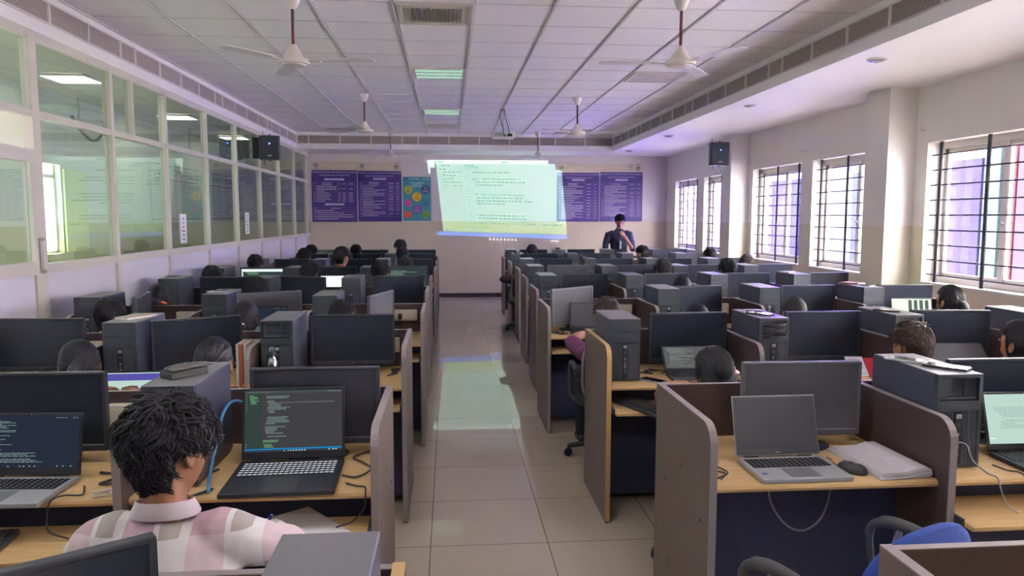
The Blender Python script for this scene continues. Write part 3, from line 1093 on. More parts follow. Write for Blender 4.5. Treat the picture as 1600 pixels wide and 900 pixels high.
def bench(side, r, label, tan=False, trays=None, sockets=None, plugs=()):
    n = (RN if side == 'R' else LN)[r]
    f = n + DEPTH
    xs = dividers(side, r)
    t = thing('computer_bench', label, 'desk', (0, 0, 0), 0, 'computer benches')
    eb = M_edge_tan if tan else M_edge
    for i, x in enumerate(xs):
        outer = (i == 0 and side == 'R') or (i == len(xs) - 1 and side == 'L')
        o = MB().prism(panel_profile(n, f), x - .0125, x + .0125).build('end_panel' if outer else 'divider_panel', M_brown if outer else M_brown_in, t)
        m = MB(); edge_strip(m, n, f, x - .0128, x + .0128)
        m.build('edge_band', eb if (outer or not tan) else M_edge, o)
        if outer:
            m = MB()
            s = -1 if side == 'R' else 1
            for yy, zz in ((n + .10, .30), (n + .45, .30), (n + .08, .62), (n + .5, .62), (n + .3, .74)):
                m.tube([(x + s * .0122, yy, zz), (x + s * .0136, yy, zz)], .006, 8)
            m.build('screw_cap', M_hole, o)
    for i, (a, b) in enumerate(zip(xs[:-1], xs[1:])):
        a += .0128
        b -= .0128
        st = i if side == 'R' else len(xs) - 2 - i      # 0 = next to the aisle
        pts = [(n + .065, WTOP - .028)]
        for k in range(5):
            q = -pi / 2 - pi * k / 4
            pts.append((n + .065 + .014 * cos(q), WTOP - .014 + .014 * sin(q)))
        pts += [(f - .021, WTOP), (f - .021, WTOP - .028)]
        MB().prism(pts, a, b).build('worktop', M_wood, t, 40)
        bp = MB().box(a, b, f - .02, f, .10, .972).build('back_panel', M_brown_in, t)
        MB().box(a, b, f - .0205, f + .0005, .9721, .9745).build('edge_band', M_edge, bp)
        MB().box(a, b, n + .30, n + .318, .05, WTOP - .03).build('modesty_panel', M_navy, t)
        MB().box(a, b, f - .16, f - .14, .06, .10).build('foot_rail', M_silver, t)
        if trays is None or st in trays:
            pull = (trays or {}).get(st, 0.0)
            tr = MB().box(a + .012, b - .012, n + .02 - pull, n + .29 - pull, .615, .635, .004).build('keyboard_tray', M_wood, t)
            for q0, q1 in ((a + .001, a + .012), (b - .012, b - .001)):
                MB().box(q0, q1, n + .02 - pull * .6, n + .29, .618, .645).build('tray_runner', M_black, tr)
        if sockets is None or st in sockets:
            o = socket_box(t, b - .16, f - .02)
            if (st in plugs):
                m = MB()
                m.box(b - .195, b - .165, f - .135, f - .073, .862, .905, .006)
                m.tube(catmull([(b - .18, f - .12, .865), (b - .18, f - .13, .83), (b - .19, f - .08, .79), (b - .22, f - .06, .757)], 4), .004, 6)
                m.build('plug', M_black, o, 40)
    return t

for r in range(0, 9):
    w = 'closest to the camera' if r == 0 else 'the %s row from the camera' % ORD[r]
    bench('R', r, 'brown computer bench on the window side, %s' % w, tan=(r == 2), trays=({1: .10, 2: 0, 3: 0} if r == 1 else {0: .10, 1: 0, 2: 0, 3: 0} if r == 2 else {0: 0, 1: 0, 2: 0, 3: 0} if r else {}), plugs=(0,) if r in (3,) else ())
for r in range(0, 9):
    w = 'closest to the camera' if r == 0 else 'the %s row from the camera' % ORD[r]
    bench('L', r, 'brown computer bench on the glass side, %s' % w, tan=(r == 0), trays=({0: .16, 1: .16, 2: 0} if r == 1 else {0: .0, 1: .10, 2: 0} if r == 2 else {} if r == 0 else None), plugs=(0,) if r in (3, 4) else ())

def place_name(side, r, st):
    return '%s bench row on the %s side, %s seat from the aisle' % (ORD[r], 'window' if side == 'R' else 'glass', ORD[st])

# ------------------------------------------------------------------ monitors
def code_quads(m, x0, x1, z0, z1, y, rnd, rows, fill=.8, h=.55, indent=True):
    dz = (z1 - z0) / rows
    ind = 0
    for i in range(rows):
        if rnd.random() > fill:
            continue
        z = z1 - (i + .5) * dz
        if indent:
            ind = max(0, min(3, ind + rnd.choice((-1, 0, 1))))
        x = x0 + ind * .02 * (x1 - x0) * 2
        e = x0 + (x1 - x0) * rnd.uniform(.3, .95)
        while x < e:
            w = rnd.uniform(.02, .09) * (x1 - x0)
            m.mesh([(x, y, z - dz * h / 2), (min(x + w, e), y, z - dz * h / 2), (min(x + w, e), y, z + dz * h / 2), (x, y, z + dz * h / 2)], [(0, 1, 2, 3)])
            x += w + .012 * (x1 - x0)

M_mon = mat('monitor_black', (58, 61, 72), .35)
M_monback = mat('monitor_back_black', (48, 50, 58), .55)

def monitor_parts(t, lit=None, seed=0, pale=False):
    W, Z0, Z1, T = .243, .045, .345, .012
    m = MB()
    m.box(-W, W, -.015, .012, Z0, Z0 + .026, .003)
    m.box(-W, W, -.015, .012, Z1 - T, Z1, .003)
    m.box(-W, -W + T, -.015, .012, Z0 + .02, Z1 - .006)
    m.box(W - T, W, -.015, .012, Z0 + .02, Z1 - .006)
    m.build('bezel', M_mon if not pale else mat('monitor_hazy_grey', (98, 98, 108), .4), t)
    m = MB()
    m.box(-W + .004, W - .004, -.004, .014, Z0 + .004, Z1 - .004)
    m.box(-.17, .17, .012, .042, Z0 + .03, Z1 - .05, .014, 2)
    m.build('back_shell', M_monback, t)
    sm = M_screen
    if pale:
        sm = mat('screen_off_hazy', (96, 96, 104), .2, spec=.6)
    if lit:
        sm = lit[0]
    s = MB().box(-W + T, W - T, -.0105, -.0045, Z0 + .026, Z1 - T).build('screen', sm, t)
    if lit:
        for nm, q, mm in lit[1]:
            g = MB()
            if q == 'code':
                code_quads(g, -W + .05, W - .08, Z0 + .05, Z1 - .05, -.0112, random.Random(seed), 16)
            else:
                g.box(q[0], q[1], -.0113, -.0106, q[2], q[3])
            g.build(nm, mm, s)
    MB().text('LG', .014, frame((0, -.0153, Z0 + .013), (1, 0, 0), (0, 0, 1))).build('logo', mat('logo_grey', (170, 172, 178), .4), t)
    MB().box(-.03, .03, .004, .03, .006, Z0 + .07, .004).build('stand_neck', M_mon, t)
    m = MB()
    m.lathe([(.12, 0), (.122, .004), (.11, .010), (.04, .014), (.0, .014)], 28)
    bmesh.ops.scale(m.bm, vec=(1, .72, 1), verts=m.bm.verts[:])
    m.build('stand_base', M_mon, t, 40)

mon0 = empty('computer_monitor')
monitor_parts(mon0)
mon_hazy = empty('computer_monitor')  # paler copy: haze and reflection are put into its colours
monitor_parts(mon_hazy, pale=True)
M_on_dark = emission('screen_dark_editor', (48, 58, 58), SCR)
M_on_white = emission('screen_white', (220, 232, 228), SCR)
M_code = emission('screen_code', (112, 132, 128), SCR)
M_codeg = emission('screen_code_green', (104, 160, 112), SCR)
M_on_mint = emission('screen_mint', (178, 204, 194), SCR)
mon_lit = empty('computer_monitor')
monitor_parts(mon_lit, (M_on_dark, [('window_bar', (-.225, .225, .295, .325), M_on_white), ('icon_column', (-.225, -.212, .09, .29), M_on_white), ('code_text', 'code', M_codeg)]), 3)
mon_code = empty('computer_monitor')
monitor_parts(mon_code, (M_on_dark, [('code_text', 'code', M_code)]), 5)
_used = set()

def use(proto):
    if proto.name in _used:
        return copy_tree(proto)
    _used.add(proto.name)
    return proto

def set_monitor(side, r, st, yaw=0, kind=None, x=None, y=None, label=None):
    xs = dividers(side, r)
    n = (RN if side == 'R' else LN)[r]
    if side == 'R':
        left = xs[st]
    else:
        left = xs[len(xs) - 2 - st]
    x = left + .535 if x is None else x
    y = n + .47 if y is None else min(y, n + .475)
    y = min(y, n + .555 - .244 * abs(sin(radians(yaw))))
    right = xs[st + 1] if side == 'R' else xs[len(xs) - 1 - st]
    hw = .244 * abs(cos(radians(yaw))) + .045 * abs(sin(radians(yaw))) + .018
    x = max(left + hw, min(right - hw, x))
    o = use(kind or mon0)
    o.location = (x, y, WTOP + .0006)
    o.rotation_euler.z = radians(yaw)
    tag(o, label or 'black monitor, %s' % place_name(side, r, st), 'monitor', 'desktop monitors')
    return o

# side, row, station, yaw, kind, x, y, label
set_monitor('R', 1, 0, -1, mon_hazy, 1.40, 2.84, 'dark monitor standing behind the silver open laptop')
set_monitor('R', 1, 1, 0, None, 2.26, 2.83, 'black monitor partly behind the tower with two phones on it')
set_monitor('R', 2, 0, 3, None, 1.455, 4.36, 'black monitor behind the long-haired person and the dark code laptop')
set_monitor('R', 2, 1, 2, None, 2.34, 4.48)
set_monitor('R', 2, 2, -6, None, 3.10, 4.42)
set_monitor('R', 3, 0, 38, mon_hazy, .985, 6.02, 'grey-looking monitor turned askew at the aisle end, third bench on the window side')
set_monitor('R', 3, 1, 14, None, 2.06, 6.07)
set_monitor('R', 3, 2, 2, None, 3.08, 6.05)
set_monitor('R', 3, 3, 0, None, 3.93, 6.02, 'black monitor near the window pillar, behind a seated person with an orange hair tie')
for r in (4, 5, 6, 7, 8):
    for st in range(4):
        if (r, st) in ((7, 2), (8, 2)):
            continue
        k = mon_hazy if (r, st) in ((5, 0), (7, 3)) else None
        set_monitor('R', r, st, {(4, 1): 8, (5, 2): 4}.get((r, st), 0), k)
set_monitor('L', 0, 0, 34, None, -.74, 1.235, 'large black monitor turned askew at the bottom corner, in front of the plaid shirt')
set_monitor('L', 1, 0, 0, None, -.515, 2.86, 'black monitor standing behind the black laptop with lit keys')
set_monitor('L', 1, 1, 0, None, -1.52, 2.84, 'black monitor standing behind the silver laptop with dark code')
set_monitor('L', 2, 0, 0, None, -.57, 4.40, 'black monitor at the aisle end with a steel bottle beside its tower')
set_monitor('L', 2, 1, 30, None, -1.43, 4.32, 'black monitor turned askew behind the smooth-haired person')
set_monitor('L', 2, 2, -2, None, -2.30, 4.36, 'black monitor by the glass wall, behind the person with a ponytail')
set_monitor('L', 3, 0, 74, mon_hazy, -.52, 5.70, 'monitor turned edge-on beside the cream power sockets at the aisle end')
set_monitor('L', 3, 1, 28, mon_hazy, -1.37, 5.78, 'tilted monitor with a painted pale reflection behind the person with a hair clip')
set_monitor('L', 3, 2, 100, mon_hazy, -2.26, 5.72, 'monitor turned edge-on near the glass wall in front of an orange hair clip')
set_monitor('L', 4, 0)
set_monitor('L', 4, 1, -22, None, -1.40, 7.25)
set_monitor('L', 4, 2)
set_monitor('L', 5, 0, 0, mon_code, None, None, 'monitor showing dark code, fifth bench on the glass side, at the aisle')
set_monitor('L', 5, 1)
set_monitor('L', 5, 2, 0, mon_lit, -2.09, 8.58, 'lit monitor with a white bar over green code, near the glass wall')
for r in (6, 7, 8):
    for st in range(3):
        k = mon_code if (r, st) in ((8, 2),) else None
        set_monitor('L', r, st, 0, k)

# ------------------------------------------------------------------ towers
def tower_proto(opened):
    t = empty('computer_tower')
    W, D, H = .086, .42, .352
    m = MB()
    m.box(-W, W, -D / 2 + .02, D / 2, .008, H - .002, .004)
    m.build('case', M_case, t)
    MB().box(-W, W, -D / 2, D / 2 - .01, H - .002, H + .002, .0015).build('top_cover', mat('tower_top_sheen', (122, 121, 128), .34), t)  # top coloured lighter to stand for window light glancing off it
    y0, y1 = -D / 2, -D / 2 + .022
    m = MB()
    m.box(-W, -W + .008, y0, y1, .008, H)
    m.box(W - .012, W, y0, y1, .008, H)
    m.box(-W, W, y0, y1, H - .012, H)
    m.box(-W + .006, W - .01, y0 + .006, y1, .008, .22)
    z = H - .02
    if opened:
        m.box(-W + .006, W - .01, y0, y1, .22, .255)
        m.mi = 1
        m.box(-W + .008, W - .012, y1 - .004, y1, .255, H - .012)
        m.mi = 2
        m.box(-W + .012, W - .02, y1 - .018, y1 - .006, .262, .268)
        m.box(-W + .012, -W + .03, y1 - .014, y1 - .006, .268, H - .02)
        m.box(.02, .022, y1 - .014, y1 - .006, .268, H - .02)
        m.box(-.02, W - .03, y1 - .012, y1 - .007, .29, .294)
        m.mi = 0
    else:
        m.box(-W + .006, W - .01, y0 + .001, y1, .222, .276)
        m.box(-W + .006, W - .01, y0 + .001, y1, .279, H - .012)
    m.build('front_bezel', [M_bezel, M_hole, M_silver], t)
    m = MB()
    k = 0
    x = -W + .010
    while x < W - .016:
        if not -.016 < x < .012:
            m.box(x, x + .0034, y0 + .001, y0 + .006, .014, .212)
        x += .0068
    m.build('vent_rib', mat('tower_rib', (88, 92, 102), .4), t)
    m = MB()
    m.box(-.014, .014, y0 - .001, y0 + .006, .02, .215, .001)
    m.build('port_strip', M_blackm, t)
    m = MB()
    for zz, w, h in ((.13, .005, .010), (.115, .004, .004), (.10, .006, .010), (.085, .006, .010), (.07, .004, .006), (.055, .006, .004)):
        m.box(-w, w, y0 - .0018, y0 - .0008, zz - h / 2, zz + h / 2)
    m.build('port', M_silver, t)
    m = MB()
    m.lathe([(.0, 0), (.007, 0), (.007, .002), (.0, .002)], 16, frame((0, y0 - .0005, .165), (1, 0, 0), (0, 0, 1)))
    m.build('power_button', mat('power_button_grey', (84, 88, 96), .3), t)
    MB().box(-.010, .010, y0 - .002, y0 - .0005, .190, .206, .001).build('badge', mat('badge_silver', (190, 194, 200), .3), t)
    MB().text('hp', .014, frame((0, y0 - .0024, .1985), (1, 0, 0), (0, 0, 1))).build('logo', M_blackm, t)
    m = MB()
    for sx in (-1, 1):
        for sy in (-1, 1):
            m.box(sx * .06 - .01, sx * .06 + .01, sy * .15 - .01, sy * .15 + .01, 0, .0082)
    m.build('rubber_foot', M_blackm, t)
    return t

tw0, tw1 = tower_proto(False), tower_proto(True)

def set_tower(side, r, st, opened=False, x=None, yf=None, label=None, yaw=0):
    xs = dividers(side, r)
    n = (RN if side == 'R' else LN)[r]
    left = xs[st] if side == 'R' else xs[len(xs) - 2 - st]
    x = left + .0128 + .022 + .086 if x is None else x
    yf = min(n + .20, n + .13 if yf is None else yf)
    o = use(tw1 if opened else tw0)
    o.location = (x, yf + .21, WTOP + .0006)
    o.rotation_euler.z = radians(yaw)
    tag(o, label or 'black computer tower, %s' % place_name(side, r, st), 'computer', 'computer towers')
    return o

set_tower('R', 1, 1, True, None, 2.50, 'black tower with an open drive bay and two phones lying on top')
set_tower('R', 1, 2)
set_tower('R', 2, 0, False, None, 4.02, 'black tower beside the tan-edged end panel, over a keyboard on a tray')
set_tower('R', 2, 1, True, None, 4.0, 'black tower stuffed with tangled wires in its open bay, pen and phone on top')
set_tower('R', 2, 2, True, None, 4.07, 'black open-bay tower with one dark phone on top, behind a short-haired person')
set_tower('R', 2, 3, False, None, 4.05)
set_tower('R', 3, 1, False, None, 5.70)
set_tower('R', 3, 2, False, None, 5.75)
set_tower('R', 3, 3, False, None, 5.70, 'black tower near the window pillar with a white phone and a brown book on top')
for r in (4, 5, 6, 7, 8):
    for st in range(4):
        set_tower('R', r, st, (r, st) in ((4, 0), (5, 0)))
set_tower('L', 0, 0, False, -.215, .90, 'black tower at the bottom of the view, right behind the plaid shirt')
set_tower('L', 1, 0, False, None, 2.53, 'black tower with a black adapter and cable on top, in front of curly hair')
set_tower('L', 2, 0, True, None, 4.10, 'open-bay black tower with a steel bottle standing in front of it')
set_tower('L', 2, 1, False, None, 4.08, 'black tower with a pale notebook on top, beside the ponytail')
set_tower('L', 3, 0, False, None, 5.38)
set_tower('L', 3, 1, True, None, 5.62, 'open-bay black tower with a flat phone and cable on top, behind the glass-side askew monitor')
set_tower('L', 3, 2, False, None, 5.38, 'black tower right by the glass wall casting a shadow on the white panels')
set_tower('L', 4, 0); set_tower('L', 4, 1); set_tower('L', 4, 2, False, -2.54)
set_tower('L', 5, 0, True); set_tower('L', 5, 1, True); set_tower('L', 5, 2, label='black tower with a red folder on top beside the glass wall')
set_tower('L', 6, 0, True); set_tower('L', 6, 1); set_tower('L', 6, 2)
set_tower('L', 7, 0); set_tower('L', 7, 1)

# ------------------------------------------------------------------ laptops
M_lapk = mat('laptop_black', (50, 52, 62), .42)
M_laps = mat('laptop_silver', (184, 187, 194), .38, metal=.3)
M_lapd = mat('laptop_dark_grey', (72, 74, 80), .4)
M_key = mat('key_black', (38, 40, 48), .5)
M_keylit = emission('lit_key_legend', (214, 214, 222), .34)
M_tpad = mat('touchpad_grey', (134, 136, 142), .3, metal=.3)

def laptop(x, y, rz, label, body=M_laps, W=.34, D=.235, lid=110, screen='off', lidm=None, logo=None, keylegend=False, z=WTOP, seed=1, numpad=False, L=None):
    t = thing('laptop', label, 'laptop', (x, y, z + .0008), radians(rz), 'laptops')
    h = .017
    lidm = lidm or body
    MB().box(-W / 2, W / 2, -D, 0, 0, h, .004, 2).build('base', body, t)
    # keyboard well and keys
    ky0, ky1 = -D * .50, -.022
    MB().box(-W / 2 + .018, W / 2 - .018, ky0, ky1, h - .0002, h + .0006).build('keyboard_deck', M_key if not keylegend else M_lapk, t)
    m = MB()
    rows, cols = 6, 15 if not numpad else 19
    kw, kh = (W - .042) / cols, (ky1 - ky0 - .006) / rows
    for r in range(rows):
        c = 0
        while c < cols:
            span = 1
            if r == 0 and 3 <= c <= 3:
                span = 6
            x0 = -W / 2 + .021 + c * kw
            m.box(x0 + .0012, x0 + kw * span - .0012, ky0 + .003 + r * kh + .0012, ky0 + .003 + (r + 1) * kh - .0012, h + .0005, h + .0022)
            c += span
    k = m.build('keys', M_key if not keylegend else mat('key_grey', (60, 61, 66), .5), t)
    m = MB()
    for r in range(rows):
        for c in range(cols):
            x0 = -W / 2 + .021 + (c + .5) * kw
            yy = ky0 + .003 + (r + .5) * kh
            if keylegend:
                m.box(x0 - kw * .36, x0 + kw * .40, yy - kh * .42, yy - kh * .16, h + .00225, h + .0025)
            else:
                m.box(x0 - kw * .12, x0 + kw * .12, yy - kh * .14, yy + kh * .14, h + .00225, h + .0024)
    m.build('key_legend', M_keylit if keylegend else mat('key_text', (190, 192, 198), .5), k)
    MB().box(-.055, .055, -D + .012, ky0 - .012, h - .0001, h + .0005).build('touchpad', M_tpad if body is M_laps else M_lapd, t)
    if body is M_laps and logo:
        MB().box(-W / 2 + .02, -W / 2 + .04, -D + .05, -D + .062, h, h + .0004).build('sticker', mat('blue_sticker', (40, 90, 170), .4), t)
    m = MB()
    for sx in (-1, 1):
        m.tube([(sx * W * .32 - .025, .003, h - .003), (sx * W * .32 + .025, .003, h - .003)], .006, 8)
    m.build('hinge', M_blackm, t)
    # lid, rotated about the hinge
    L = L or D * .96
    a = radians(lid - 90)
    R = Matrix.Translation((0, .003, h + .003)) @ Matrix.Rotation(-a, 4, 'X')
    m = MB(); m.M = R
    m.box(-W / 2, W / 2, 0, .006, 0, L, .002)
    ld = m.build('lid', lidm, t)
    m = MB(); m.M = R
    m.box(-W / 2 + .003, W / 2 - .003, -.0012, .0002, .004, L - .003)
    m.build('screen_bezel', M_blackm if body is not M_laps or logo is None else mat('bezel_grey', (88, 90, 98), .4), ld)
    b0, b1 = .026, .010
    sx0, sx1, sz0, sz1 = -W / 2 + .010, W / 2 - .010, b0, L - b1
    sm = {'off': mat('laptop_screen_off', (92, 92, 100), .25, spec=.5), 'dark': M_on_dark, 'navy': emission('screen_navy', (36, 42, 56), SCR), 'mint': M_on_mint, 'white': emission('screen_bright_white', (214, 232, 240), .55), 'grey': emission('screen_grey_code', (84, 88, 88), SCR),
          'violet': emission('screen_pale_mint', (176, 200, 192), SCR), 'sheet': emission('screen_green_sheet', (186, 200, 178), .5)}[screen]
    m = MB(); m.M = R
    m.box(sx0, sx1, -.0018, -.0010, sz0, sz1)
    s = m.build('screen', sm, ld)
    rnd = random.Random(seed)
    def lit(nm, mm, fn):
        g = MB(); g.M = R
        fn(g)
        g.build(nm, mm, s)
    w_, h_ = sx1 - sx0, sz1 - sz0
    def q(u0, u1, v0, v1):
        return lambda g: g.mesh([(sx0 + u0 * w_, -.0021, sz0 + v0 * h_), (sx0 + u1 * w_, -.0021, sz0 + v0 * h_), (sx0 + u1 * w_, -.0021, sz0 + v1 * h_), (sx0 + u0 * w_, -.0021, sz0 + v1 * h_)], [(0, 1, 2, 3)])
    def lines(u0, u1, v0, v1, rows, fill=.8):
        return lambda g: code_quads(g, sx0 + u0 * w_, sx0 + u1 * w_, sz0 + v0 * h_, sz0 + v1 * h_, -.0024, rnd, rows, fill)
    if screen == 'dark':
        lit('title_bar', emission('screen_bar_dark', (64, 74, 72), SCR), q(0, 1, .955, 1))
        lit('side_panel', emission('screen_side_dark', (48, 62, 58), SCR), q(0, .17, .05, .955))
        lit('editor_area', emission('screen_editor', (60, 60, 64), SCR), q(.17, 1, .06, .955))
        lit('file_list', M_codeg, lines(.05, .15, .76, .93, 8))
        lit('icon_column', M_code, lambda g: [q(.012, .026, v, v + .02)(g) for v in (.92, .87, .82, .77, .72, .67, .12, .08)])
        lit('code_text', M_code, lines(.21, .48, .24, .92, 26, .78))
        lit('long_line', emission('screen_code_pink', (160, 136, 136), SCR), q(.22, .92, .80, .808))
        lit('menu_text', M_code, lambda g: [q(u, u + .03, .97, .985)(g) for u in (.03, .07, .11, .16, .21, .26, .85, .88, .91, .95)])
        lit('terminal_text', M_codeg, lines(.18, .37, .07, .2, 6, .9))
        lit('status_bar', emission('screen_status_blue', (24, 120, 180), SCR), q(0, 1, .035, .06))
        lit('task_bar', emission('screen_task_bar', (50, 56, 66), SCR), q(0, 1, 0, .035))
        lit('task_icon', M_on_white, lambda g: [q(u, u + .015, .01, .028)(g) for u in (.40, .44, .46, .49, .52, .55, .58, .61, .86, .9, .93)])
    elif screen == 'navy':
        lit('code_text', M_code, lines(.02, .38, .34, .93, 24, .8))
        lit('menu_text', M_code, lambda g: [q(u, u + .02, .955, .97)(g) for u in (.76, .79, .82, .85, .93, .96)])
        lit('terminal_text', M_code, lines(.02, .7, .1, .3, 7, .6))
        lit('task_icon', M_code, lambda g: [q(u, u + .018, .02, .045)(g) for u in (.28, .40, .44, .50, .55, .78, .84, .92)])
    elif screen == 'mint':
        lit('page_text', emission('screen_page_grey', (150, 178, 170), SCR), lines(.1, .9, .3, .75, 14, .8))
        lit('status_bar', M_on_white, q(0, .08, .1, .12))
    elif screen == 'violet':
        lit('window_bar', emission('screen_violet_bar', (84, 76, 160), SCR), q(0, 1, .76, .97))
        lit('page_figure', emission('screen_page_grey', (150, 178, 170), SCR), lambda g: [q(.17, .27, .3, .32)(g), q(.25, .27, .1, .3)(g), q(.17, .19, .1, .3)(g)])
    elif screen == 'grey':
        lit('code_text', emission('screen_code_grey', (124, 130, 126), SCR), lines(.05, .55, .1, .95, 20, .8))
    elif screen == 'sheet':
        lit('grid_text', emission('screen_sheet_dark', (96, 106, 100), SCR), lambda g: [q(u, u + .09, .1, .95)(g) for u in (.42, .56, .70, .84)])
    if logo:
        m = MB(); m.M = R
        m.text(logo, .012, frame((0, -.0016, .0135), (1, 0, 0), (0, 0, 1)))
        m.build('logo', mat('logo_white', (220, 220, 226), .4), ld)
    m = MB(); m.M = R
    m.tube([(0, -.0016, L - .0055), (0, -.0011, L - .0055)], .0016, 8)
    m.build('camera', M_silver, ld)
    return t

laptop(1.235, 2.645, 1, 'silver laptop with a blank grey screen, open beside a black mouse', M_laps, .33, .235, 106, 'off', logo='acer', L=.225)
laptop(2.245, 2.63, -1, 'laptop with a pale mint page, beside the tower with two phones', M_lapk, .35, .235, 106, 'mint')
laptop(-.585, 2.755, 2, 'black laptop with lit white keys showing dark code', M_lapk, .375, .335, 101, 'dark', L=.262, keylegend=True, numpad=True)
laptop(-1.465, 2.64, -3, 'silver laptop with a dark code screen near the bottom corner', M_laps, .355, .245, 101, 'navy', lidm=M_lapk, L=.215)
laptop(-1.672, 3.965, 2, 'laptop with a violet bar over a pale page, before the ponytailed person', M_lapk, .34, .2, 100, 'violet', z=.6365, L=.205)
laptop(1.43, 4.15, -2, 'dark laptop with grey code in front of the long-haired person', M_lapd, .37, .205, 136, 'grey', L=.19)
laptop(3.07, 4.15, -3, 'laptop at the third seat of the second window-side bench', M_lapd, .36, .2, 134, 'off', L=.18)
laptop(1.13, 5.83, -6, 'black laptop with a blank grey screen next to the askew aisle monitor', M_lapk, .345, .23, 102, 'off', L=.215)
laptop(3.83, 5.82, -12, 'laptop showing a green and white sheet near the window pillar', M_lapd, .33, .2, 104, 'sheet', L=.235)
laptop(2.372, 8.52, 2, 'laptop with a pale screen behind curly hair, fifth window-side bench', M_laps, .33, .2, 118, 'mint', L=.19)
laptop(3.215, 8.52, 2, 'laptop with a mint screen at the third seat, fifth window-side bench', M_laps, .31, .2, 118, 'mint', L=.19)
laptop(-1.38, 5.55, 4, 'dark laptop with blue code before the person with a hair clip', M_lapk, .36, .2, 100, 'navy', L=.24)
laptop(-1.27, 8.35, 3, 'laptop with a glowing white screen, fifth glass-side bench', M_laps, .33, .2, 104, 'white', L=.25)
# ------------------------------------------------------------------ chairs
M_seat = mat('chair_black_fabric', (46, 45, 58), .85, bump=.3, bscale=400)
M_blue = mat('chair_blue_fabric', (44, 74, 156), .9, var=.10, vscale=14, bump=.35, bscale=500)
M_lilac = mat('chair_grey_frame', (142, 130, 138), .45)
M_arm = mat('chair_arm_grey', (74, 74, 80), .55)

def sup(a, b, e=3.0, n=28):
    """rounded rectangle outline"""
    out = []
    for k in range(n):
        t = 2 * pi * k / n
        c, s = cos(t), sin(t)
        out.append((a * math.copysign(abs(c) ** (2 / e), c), b * math.copysign(abs(s) ** (2 / e), s)))
    return out

def chair_proto(fab, frm, blue=False):
    """faces +Y"""
    t = empty('office_chair')
    zo, ax, az = (.035, .285, .045) if blue else (0, .25, 0)
    m = MB()
    rings = []
    for z, k in ((.405, .86), (.412, .97), (.435, 1.0), (.452, .97), (.460, .86), (.462, .5)):
        rings.append([(x * k, y * k, z + zo - .012 * max(0, (y - .12)) * 4) for x, y in sup(.235, .225)])
    m.loft(rings)
    m.build('seat', fab, t, 50)
    # backrest: rounded shield, slightly curved round the sitter and reclined
    bw, bh, zc = (.25, .215, .655) if blue else (.215, .20, .665)
    def Q(u, v, d):
        x = u
        yy = -.225 - .10 * (v + .2) * .6 + .35 * u * u + d
        return (x, yy, zc + v)
    out = sup(bw, bh, 2.6 if blue else 4.0, 32)
    m = MB()
    rings = []
    for k, d in ((.55, .024), (.86, .020), (.98, .008), (1.0, -.006), (.98, -.018), (.88, -.026), (.55, -.030)):
        rings.append([Q(x * k, y * k, d) for x, y in out])
    m.loft(rings)
    m.build('backrest', fab, t, 50)
    if not blue:
        m = MB()
        m.tube([Q(x * 1.02, y * 1.02, -.004) for x, y in out] + [Q(out[0][0] * 1.02, out[0][1] * 1.02, -.004)], .0125, 6, caps=False)
        m.build('back_frame', frm, t, 60)
    m = MB()
    m.tube(catmull([(0, -.08, .395 + zo), (0, -.21, .40 + zo), (0, -.285, .48), (0, -.275, .60)], 5), [.02] * 16, 8, flat=.5)
    m.build('back_bracket', M_black, t, 60)
    for s in (-1, 1):
        m = MB()
        path = catmull([(s * .20, .02, .40 + zo), (s * ax, .07, .44 + zo), (s * (ax + .002), .10, .58 + az), (s * ax, .09, .645 + az), (s * ax, .02, .675 + az), (s * ax, -.08, .672 + az), (s * ax, -.17, .655 + az)], 5)
        m.tube(path, [.011] * 12 + [.014] * 6 + [.02] * (len(path) - 18), 8)
        m.build('armrest', M_arm, t, 60)
        if blue:
            m = MB()
            m.tube(catmull([(s * .20, -.05, .40 + zo), (s * ax, -.01, .45 + zo), (s * (ax + .002), .02, .56 + az), (s * ax, .0, .66 + az)], 5), .010, 6)
            m.build('arm_strut', M_silver, t, 60)
    m = MB()
    m.tube([(0, 0, .10), (0, 0, .25)], .025, 12); m.tube([(0, 0, .25), (0, 0, .385 + zo)], .014, 12)
    m.box(-.08, .08, -.1, .09, .383 + zo, .403 + zo, .004)
    m.build('gas_column', M_black, t, 40)
    for k in range(5):
        a = 2 * pi * k / 5 + .3
        d = V((cos(a), sin(a), 0))
        m = MB()
        m.tube([d * .0 + V((0, 0, .115)), d * .12 + V((0, 0, .105)), d * .27 + V((0, 0, .075))], [.026, .022, .016], 8)
        lg = m.build('base_leg', M_black, t, 50)
        m = MB()
        c = d * .275
        sd = V((-d.y, d.x, 0))
        for q in (-1, 1):
            p = c + sd * (.013 * q)
            m.tube([p + V((0, 0, .0275)) - sd * .007, p + V((0, 0, .0275)) + sd * .007], .0270, 14)
        m.tube([c + V((0, 0, .03)), c + V((0, 0, .08))], .006, 6)
        m.build('caster', M_blackm, lg, 40)
    return t

ch_black = chair_proto(M_seat, M_lilac)
ch_blue = chair_proto(M_blue, M_lilac, True)

def chair(x, y, face, label, proto=None, group='office chairs'):
    """face: heading in degrees, 0 looks at the projected picture"""
    o = use(proto or ch_black)
    o.location = (x, y, .0)
    o.rotation_euler.z = radians(face)
    tag(o, label, 'chair', group)
    return o

chair(1.125, 1.99, 25, 'blue fabric office chair with grey arms, pulled up to the silver laptop', ch_blue)
# ------------------------------------------------------------------ people
def skin_mat(name, c):
    m = mat(name, c, .5, spec=.4, var=.06, vscale=12)
    m.node_tree.nodes['Principled BSDF'].inputs['Subsurface Weight'].default_value = .06
    m.node_tree.nodes['Principled BSDF'].inputs['Subsurface Radius'].default_value = (.01, .004, .002)
    return m

